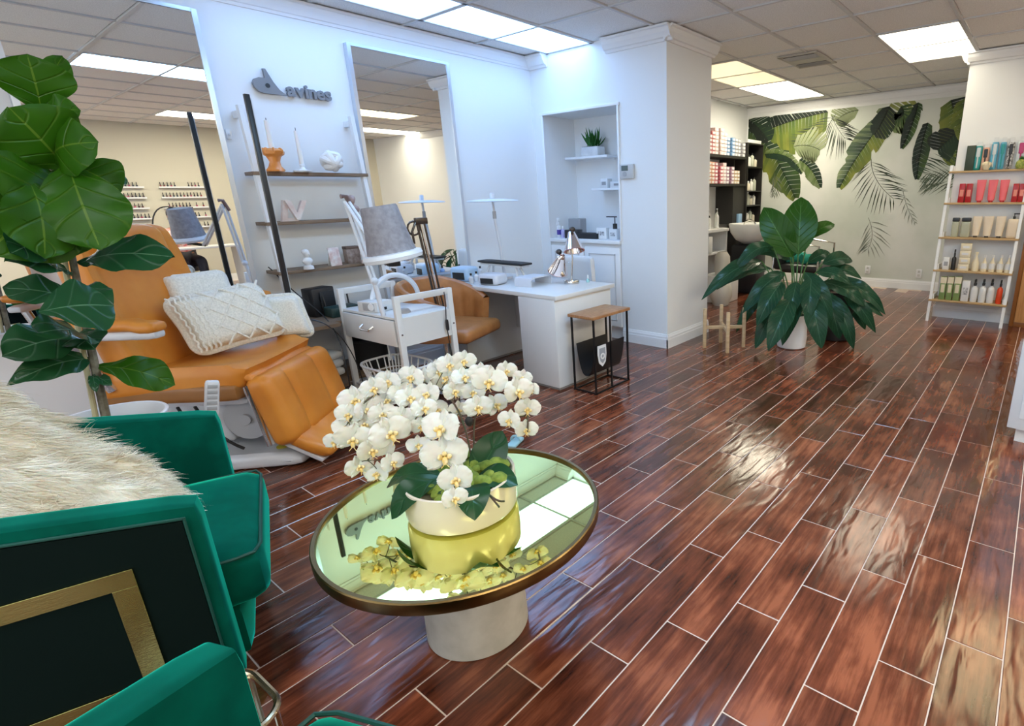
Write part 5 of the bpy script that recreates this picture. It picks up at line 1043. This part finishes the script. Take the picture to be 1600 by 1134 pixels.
bag('teal brush in a clear pouch on the top product board',0,1519,1532,221,262,teal,clearp); bag('peach brush in a clear pouch next to the teal one',0,1531,1543,224,262,peach,blk)
bag('sky blue brush in a clear pouch, left one of two on the top board',0,1544,1556,214,262,skyb,clearp); bag('sky blue wide brush in a clear pouch, right one of two on the top board',0,1557,1568,214,262,skyb,teal)
bag('black and white patterned pouch on the top product board',0,1569,1581,214,262,mat('bw_pouch',(.05,.05,.05),.4,c2=(.8,.8,.8),scale=60),blk); bag('magenta brush in a pale pouch at the right of the top board',0,1584,1600,212,258,clearp,magen)
l,w,h=place(0,1533,1549,249,264); t=thing('shell_ornament','small cream scalloped ornament at the front of the top product board','ornament',(l[0]-.055,l[1],l[2])); MB().lathe([(0,0),(.022,0),(.036,.03),(.040,.055),(.03,.075),(0,.085)],n=20).go('body',mat('cream_ceramic2',(.78,.68,.48),.4),t)
for k in range(9): a=k*.698; MB().sph((.036*math.cos(a),.036*math.sin(a),.055),.010,(1,1,1.8),8).go('rib',MATS['cream_ceramic2'],t)
l,w,h=place(0,1588,1600,247,264); t=thing('pineapple_ornament','small green dotted ornament at the right end of the top product board','ornament',(l[0]-.05,l[1],l[2]));
MB().lathe([(0,0),(.03,.0),(.045,.03),(.04,.065),(.02,.085),(0,.09)],n=18).go('body',mat('olive_g',(.15,.25,.04),.5,c2=(.5,.5,.12),scale=70),t)
for k in range(5): MB().cyl((.012*math.cos(k*1.26),.012*math.sin(k*1.26),.105),.008,.04,0,n=6,rot=(.3*math.sin(k),.3*math.cos(k),0)).go('leaf',gm,t)
redm=mat('deep_red',(.42,.01,.012),.3); rdp=mat('red_print2',(.75,.25,.18),.4); pink=mat('coral_pink',(.80,.13,.15),.35)
for k,(a,c_) in enumerate(((1496,1506),(1507,1517),(1579,1589),(1589,1599))): pbox(['dark red box at the left end of the second product board','dark red box right of the leftmost one on the second board','red box right of the coral tubes, left of the pair','red box at the right end of the second product board'][k],1,a,c_,287,315,redm,rdp)
for k,(a,c_) in enumerate(((1522,1537),(1540,1555),(1558,1573))): tube_('coral pink tube, %s of the three on the second board'%('left','middle','right')[k],1,a,c_,281,314,pink,redm)
beig=mat('beige_tube',(.74,.62,.47),.4); sage=mat('sage_bottle',(.42,.43,.32),.4)
for k,(a,c_) in enumerate(((1484,1497),(1498,1515))):
    l,w,h=place(2,a,c_,340,369); t=thing('bottle','%s sage bottle with a wide black cap on the middle product board'%('narrow left','broader right')[k],'bottle',l); MB().rbox((0,0,h*.4),(.05,w*.85,h*.8),.012,6).go('body',sage,t); MB().rbox((0,0,h*.9),(.05,w*.85,h*.2),.008,5).go('cap',blk,t)
for k,(a,c_) in enumerate(((1516,1531),(1533,1549),(1552,1568))): tube_('beige tube, %s of the three on the middle product board'%('left','middle','right')[k],2,a,c_,338,368,beig,MATS['dark_steel'])
l,w,h=place(2,1569,1590,342,371); t=thing('bottle','large beige pump bottle at the right end of the middle board','bottle',l); MB().rbox((0,0,h*.5),(.06,w*.85,h),.018,6).go('body',beig,t); MB().cyl((0,0,h+.012),.012,.024,n=12).cyl((0,0,h+.035),.004,.03,n=6).box((0,-.02,h+.05),(.014,.055,.012),.003).go('pump',blk,t)
crm=mat('cream_pack',(.76,.68,.50),.45); gm2=mat('sage_pack',(.20,.30,.10),.5)
pbox('small white carton at the left end of the fourth board',3,1472,1483,402,418,wc,gc)
l,w,h=place(3,1484,1494,394,417); bottle('black spray bottle beside the stacked jars on the fourth board',l,.022,h*.8,blk,blk,spray=True)
for k in range(4):
    l,w,h=place(3,1495,1515,380,418); boxthing('jar_box','cream boxed jar, %s from the bottom of the pile on the fourth board'%ORD[k],'box',(l[0],l[1],l[2]+k*(h/4)),(.07,w*.85,h/4-.002),crm,.06*(k%2),'stacked boxed jars',wc)
l,w,h=place(3,1516,1530,396,419); bottle('cream conical bottle next to the stacked jars',l,.032,h*.95,crm,crm,shape=1)
for k,(a,c_) in enumerate(((1531,1542),(1543,1555),(1556,1568),(1569,1580))):
    l,w,h=place(3,a,c_,400,420); bottle('cream cone topped bottle, %s of the four on the fourth board'%('first from left','second from left','third from left','last')[k],l,.028,h*.9,crm,wc,shape=1,label_=wc)
for k,(a,c_) in enumerate(((1466,1476),(1477,1487),(1488,1499))):
    t=pbox('green carton with a cream top, %s of three on the lowest board'%('left','middle','right')[k],4,a,c_,432,466,gm2,crm); l,w,h=place(4,a,c_,432,466); MB().box((0,0,h*.86),(.071,w*.93,h*.27)).go('cream_band',crm,t,smooth=False)
pbox('tall white carton with grey vertical lettering on the lowest board',4,1500,1513,438,468,wc,MATS['ink_print'])
for k,(a,c_) in enumerate(((1514,1526),(1527,1539),(1540,1552))):
    l,w,h=place(4,a,c_,446,469); bottle('white spray bottle with a black trigger, %s of three on the lowest board'%('left','middle','right')[k],l,.033,h,wc,blk,spray=True,label_=MATS['white_card'])
l,w,h=place(4,1554,1565,446,471); bottle('orange red spray bottle at the right end of the lowest board',l,.027,h*.95,mat('orange_red',(.70,.06,.01),.35),blk,spray=True)
# ---------------------------------------------------------------- wood framed mirror and reception counter
wf=mat('honey_frame',(.52,.24,.08),.35,c2=(.65,.34,.13),scale=6,stretch=(1,10,1)); wd_=mat('dark_honey',(.28,.10,.02),.4)
fm=thing('floor_mirror','tall honey wood framed glass panel standing right of the product ladder shelf','mirror',(6.80,.155,0))
MB().bx(.0,.05,-.04,.0,0,1.98,.004).go('outer_stile',wd_,fm); MB().bx(.0,.05,-1.0,-.90,0,1.98,.004).go('outer_stile',wd_,fm)
for q in ((0,.05),(1.93,1.98)): MB().bx(0,.05,-.90,-.04,*q,.003).go('outer_rail',wd_,fm)
for q in ((-.13,-.041,.05,1.93),(-.90,-.84,.05,1.93)): MB().bx(-.012,.045,*q,.003).go('inner_stile',wf,fm)
for q in ((-.84,-.13,.05,.12),(-.84,-.13,1.86,1.93)): MB().bx(-.012,.045,*q,.003).go('inner_rail',wf,fm)
MB().bx(.02,.03,-.84,-.13,.12,1.86).go('glass',silver,fm,smooth=False)
rcn=thing('reception_counter','white reception counter at the right picture edge','counter',(3.53,.0,0),-.12)
MB().bx(0,1.5,-.75,0,.09,1.05,.004).go('body',dw,rcn); MB().bx(.05,1.45,-.70,-.04,0,.0895).go('plinth',wht,rcn,smooth=False); MB().bx(-.03,1.53,-.78,.03,1.0505,1.085,.004).go('counter_top',trimw,rcn)
MB().bx(-.008,-.0005,-.70,-.05,.16,.98,.002).go('front_panel',trimw,rcn)
# ---------------------------------------------------------------- opposite side, seen in the mirrors
RK=random.Random(11); pcs=[(.04,.01,.02),(.25,.02,.03),(.02,.02,.03),(.45,.06,.15),(.02,.03,.06),(.12,.04,.03)]
bodies=[]
for c_ in range(6):
    bodies.append((MB().lathe([(0,0),(.013,0),(.014,.03),(.007,.038),(0,.038)],n=10).mesh('glass_body',mat('polish_%d'%c_,pcs[c_],.2)),MB().cyl((0,0,.062),.0075,.048,.006,n=8).mesh('cap',blk)))
for r_,(x0,x1) in enumerate(((2.05,2.75),(2.95,3.65))):
    for k,z in enumerate((1.70,1.53,1.36,1.19,1.02)):
        rk_=thing('polish_rack','clear white polish rack on the far wall, %s rack, %s row'%(('wider spaced left','right')[r_],('top','second','third','fourth','bottom')[k]),'rack',(x0,YR,z))
        MB().bx(0,x1-x0,.001,.06,-.01,-.001).bx(0,x1-x0,.055,.06,-.001,.015).go('ledge',trimw,rk_,smooth=False)
        for i in range(14 if r_==0 else 12):
            if RK.random()<.12: continue
            c_=RK.randrange(6); t=thing('polish_bottle','nail polish bottle, %s on the %s row of the %s far wall rack'%(ORD[i],('top','second','third','fourth','bottom')[k],('left','right')[r_]),'bottle',(x0+.03+i*.049,YR+.03,z),0,'nail polish bottles on the far wall racks'); link('glass_body',bodies[c_][0],t); link('cap',bodies[c_][1],t)
t=thing('framed_art','black framed abstract art on the far cream wall, seen in the tall mirror','picture',(1.98,YR+.012,1.98)); MB().bx(-.25,.25,-.01,.01,-.32,.32).go('frame',blk,t,smooth=False); MB().bx(-.22,.22,.0105,.013,-.29,.29).go('print',mat('bw_art',(.03,.03,.03),.5,c2=(.8,.8,.78),scale=5),t,smooth=False)
t=thing('nail_table','white nail table in front of the far cream wall','table',(2.1,-2.55,0)); MB().bx(0,1.4,-.2,.25,.72,.75,.003).go('table_top',dw,t)
for x in (.0,1.37): MB().bx(x,x+.03,-.2,.25,0,.7195).go('side_panel',dw,t,smooth=False)
t=thing('gooseneck_lamp','black gooseneck lamp on the far nail table','lamp',(2.45,-2.50,.7505)); MB().cyl((0,0,.01),.07,.02,n=20).go('base',blk,t); MB().tube(bez([(0,0,.02),(-.05,0,.4),(.05,0,.7),(.3,0,.62)],12),.010,8).go('neck',blk,t); MB().bx(.25,.55,-.03,.03,.60,.62).go('lamp_bar',blk,t,smooth=False)
t=thing('work_trolley','cream machine trolley with a black bottle, seen in the narrow mirror','trolley',(5.1,-1.2,0)); MB().bx(-.25,.25,-.2,.2,.08,1.05,.01).go('cabinet',mat('cream_lam',(.55,.50,.38),.5),t); MB().bx(-.2,-.1,-.1,0,1.051,1.35,.01).go('canister',blk,t)
for z in (.35,.7,.95): MB().bx(-.257,-.25,-.19,.19,z,z+.01).go('drawer_gap',blk,t,smooth=False)
for k in range(4): MB().cyl((-.2+.4*(k%2),-.15+.3*(k//2),.04),.03,.08,n=12).go('wheel',blk,t)
t=thing('salon_chair','dark green salon chair across the room, seen in the narrow mirror','chair',(4.5,-1.8,0),2.2); MB().rbox((0,0,.47),(.5,.5,.12),.05,8).go('seat',velvd,t); MB().rbox((-.25,0,.75),(.1,.5,.5),.045,8).go('backrest',mat('dark_green_fabric',(.02,.06,.045),.7),t); MB().cyl((0,0,.22),.03,.4,n=14).cyl((0,0,.012),.26,.024,n=32).go('pedestal',chrome,t)
# ---------------------------------------------------------------- seated person across the room (seen in the tall mirror)
def skin_body(name,verts,edges,radii,m,parent,sub=2,root=0):
    me=bpy.data.meshes.new(name); me.from_pydata(verts,edges,[]); o=bpy.data.objects.new(name,me); COL.objects.link(o)
    sm=o.modifiers.new('s','SKIN'); sm.use_smooth_shade=True
    for v,r in zip(me.skin_vertices[0].data,radii): v.radius=(r,r) if not isinstance(r,tuple) else r
    me.skin_vertices[0].data[root].use_root=True
    ss=o.modifiers.new('u','SUBSURF'); ss.levels=sub; ss.render_levels=sub
    dg=bpy.context.evaluated_depsgraph_get(); n=bpy.data.meshes.new_from_object(o.evaluated_get(dg)); bpy.data.objects.remove(o); n.materials.clear(); n.materials.append(m)
    for p in n.polygons: p.use_smooth=True
    return link(name,n,parent)
skn=mat('skin',(.48,.24,.16),.5,sub=.1); shirt=mat('floral_shirt',(.55,.10,.10),.7,c2=(.85,.80,.76),scale=16); hair=mat('dark_hair',(.02,.012,.01),.5); pants=mat('dark_trousers',(.03,.03,.04),.8)
pe=thing('person','person in a red and white floral top sitting at the far nail table','person',(2.86,-3.02,0),0)
# facing +y (towards the mirrors); body is one continuous surface
Vx=[(0,0,.53),(0,-.01,.68),(0,-.02,.86),(0,-.02,.98),(0,-.01,1.06),(0,.01,1.13),
    (.16,-.01,.98),(.22,.02,.78),(.17,.20,.79),(.15,.28,.79), (-.16,-.01,.98),(-.22,.02,.78),(-.15,.22,.79),(-.12,.30,.79),
    (.10,.05,.52),(.12,.42,.52),(.12,.42,.28),(.12,.42,.08),(.12,.53,.05), (-.10,.05,.52),(-.12,.42,.52),(-.12,.42,.28),(-.12,.42,.08),(-.12,.53,.05)]
Ex=[(0,1),(1,2),(2,3),(3,4),(4,5),(3,6),(6,7),(7,8),(8,9),(3,10),(10,11),(11,12),(12,13),(0,14),(14,15),(15,16),(16,17),(17,18),(0,19),(19,20),(20,21),(21,22),(22,23)]
Rx=[.14,.125,.14,.10,.055,.05,.065,.048,.038,.028,.065,.048,.038,.028,.09,.065,.052,.04,.035,.09,.065,.052,.04,.035]
skin_body('body',Vx,Ex,Rx,skn,pe)
skin_body('shirt',[(0,0,.55),(0,-.01,.68),(0,-.02,.86),(0,-.02,.985),(.165,-.01,.985),(.215,.01,.83),(-.165,-.01,.985),(-.215,.01,.83)],[(0,1),(1,2),(2,3),(3,4),(4,5),(3,6),(6,7)],[.15,.138,.152,.112,.078,.062,.078,.062],shirt,pe)
skin_body('trousers',[(0,0,.52),(.10,.05,.52),(.12,.42,.52),(.12,.42,.12),(-.10,.05,.52),(-.12,.42,.52),(-.12,.42,.12)],[(0,1),(1,2),(2,3),(0,4),(4,5),(5,6)],[.15,.102,.078,.055,.102,.078,.055],pants,pe)
hd=MB().sph((0,.02,1.235),.095,(.82,.98,1.2),24).sph((0,.118,1.225),.014,(.8,1.1,1.4),10)
for s in (-1,1): hd.sph((s*.080,.01,1.23),.020,(.4,.8,1.3),10)
ho=hd.go('head',skn,pe)
for s in (-1,1): MB().sph((s*.030,.102,1.250),.010,n=10).go('eye',hair,ho)
MB().sph((0,.106,1.185),.022,(1,.35,.3),10).go('mouth',mat('lips',(.45,.10,.09),.5),ho)
MB().sph((0,-.005,1.262),.102,(.88,.98,1.14),20).sph((0,-.06,1.2),.08,(.9,.6,1.1),14).go('hair',hair,pe)
for s in (-1,1):
    h0=V((s*.14,.31,.788)); b=MB().rbox(tuple(h0),(.075,.08,.028),.012,5)
    for k in range(4): x=h0.x-.027+.018*k; L_=(.06,.07,.066,.052)[k]; b.tube([(x,h0.y+.03,.79),(x,h0.y+.03+L_*.6,.792),(x,h0.y+.03+L_,.778)],[.009,.008,.006],6)
    b.tube([(h0.x-s*.035,h0.y-.015,.788),(h0.x-s*.06,h0.y+.02,.785),(h0.x-s*.062,h0.y+.045,.78)],[.011,.009,.007],6); b.go('hand',skn,pe)
t=thing('stool','black round stool under the seated person','stool',(2.86,-3.05,0)); MB().cyl((0,0,.36),.19,.07,n=28).go('seat',blk,t); MB().cyl((0,0,.18),.03,.3,n=12).cyl((0,0,.015),.22,.03,n=24).go('pedestal',chrome,t)
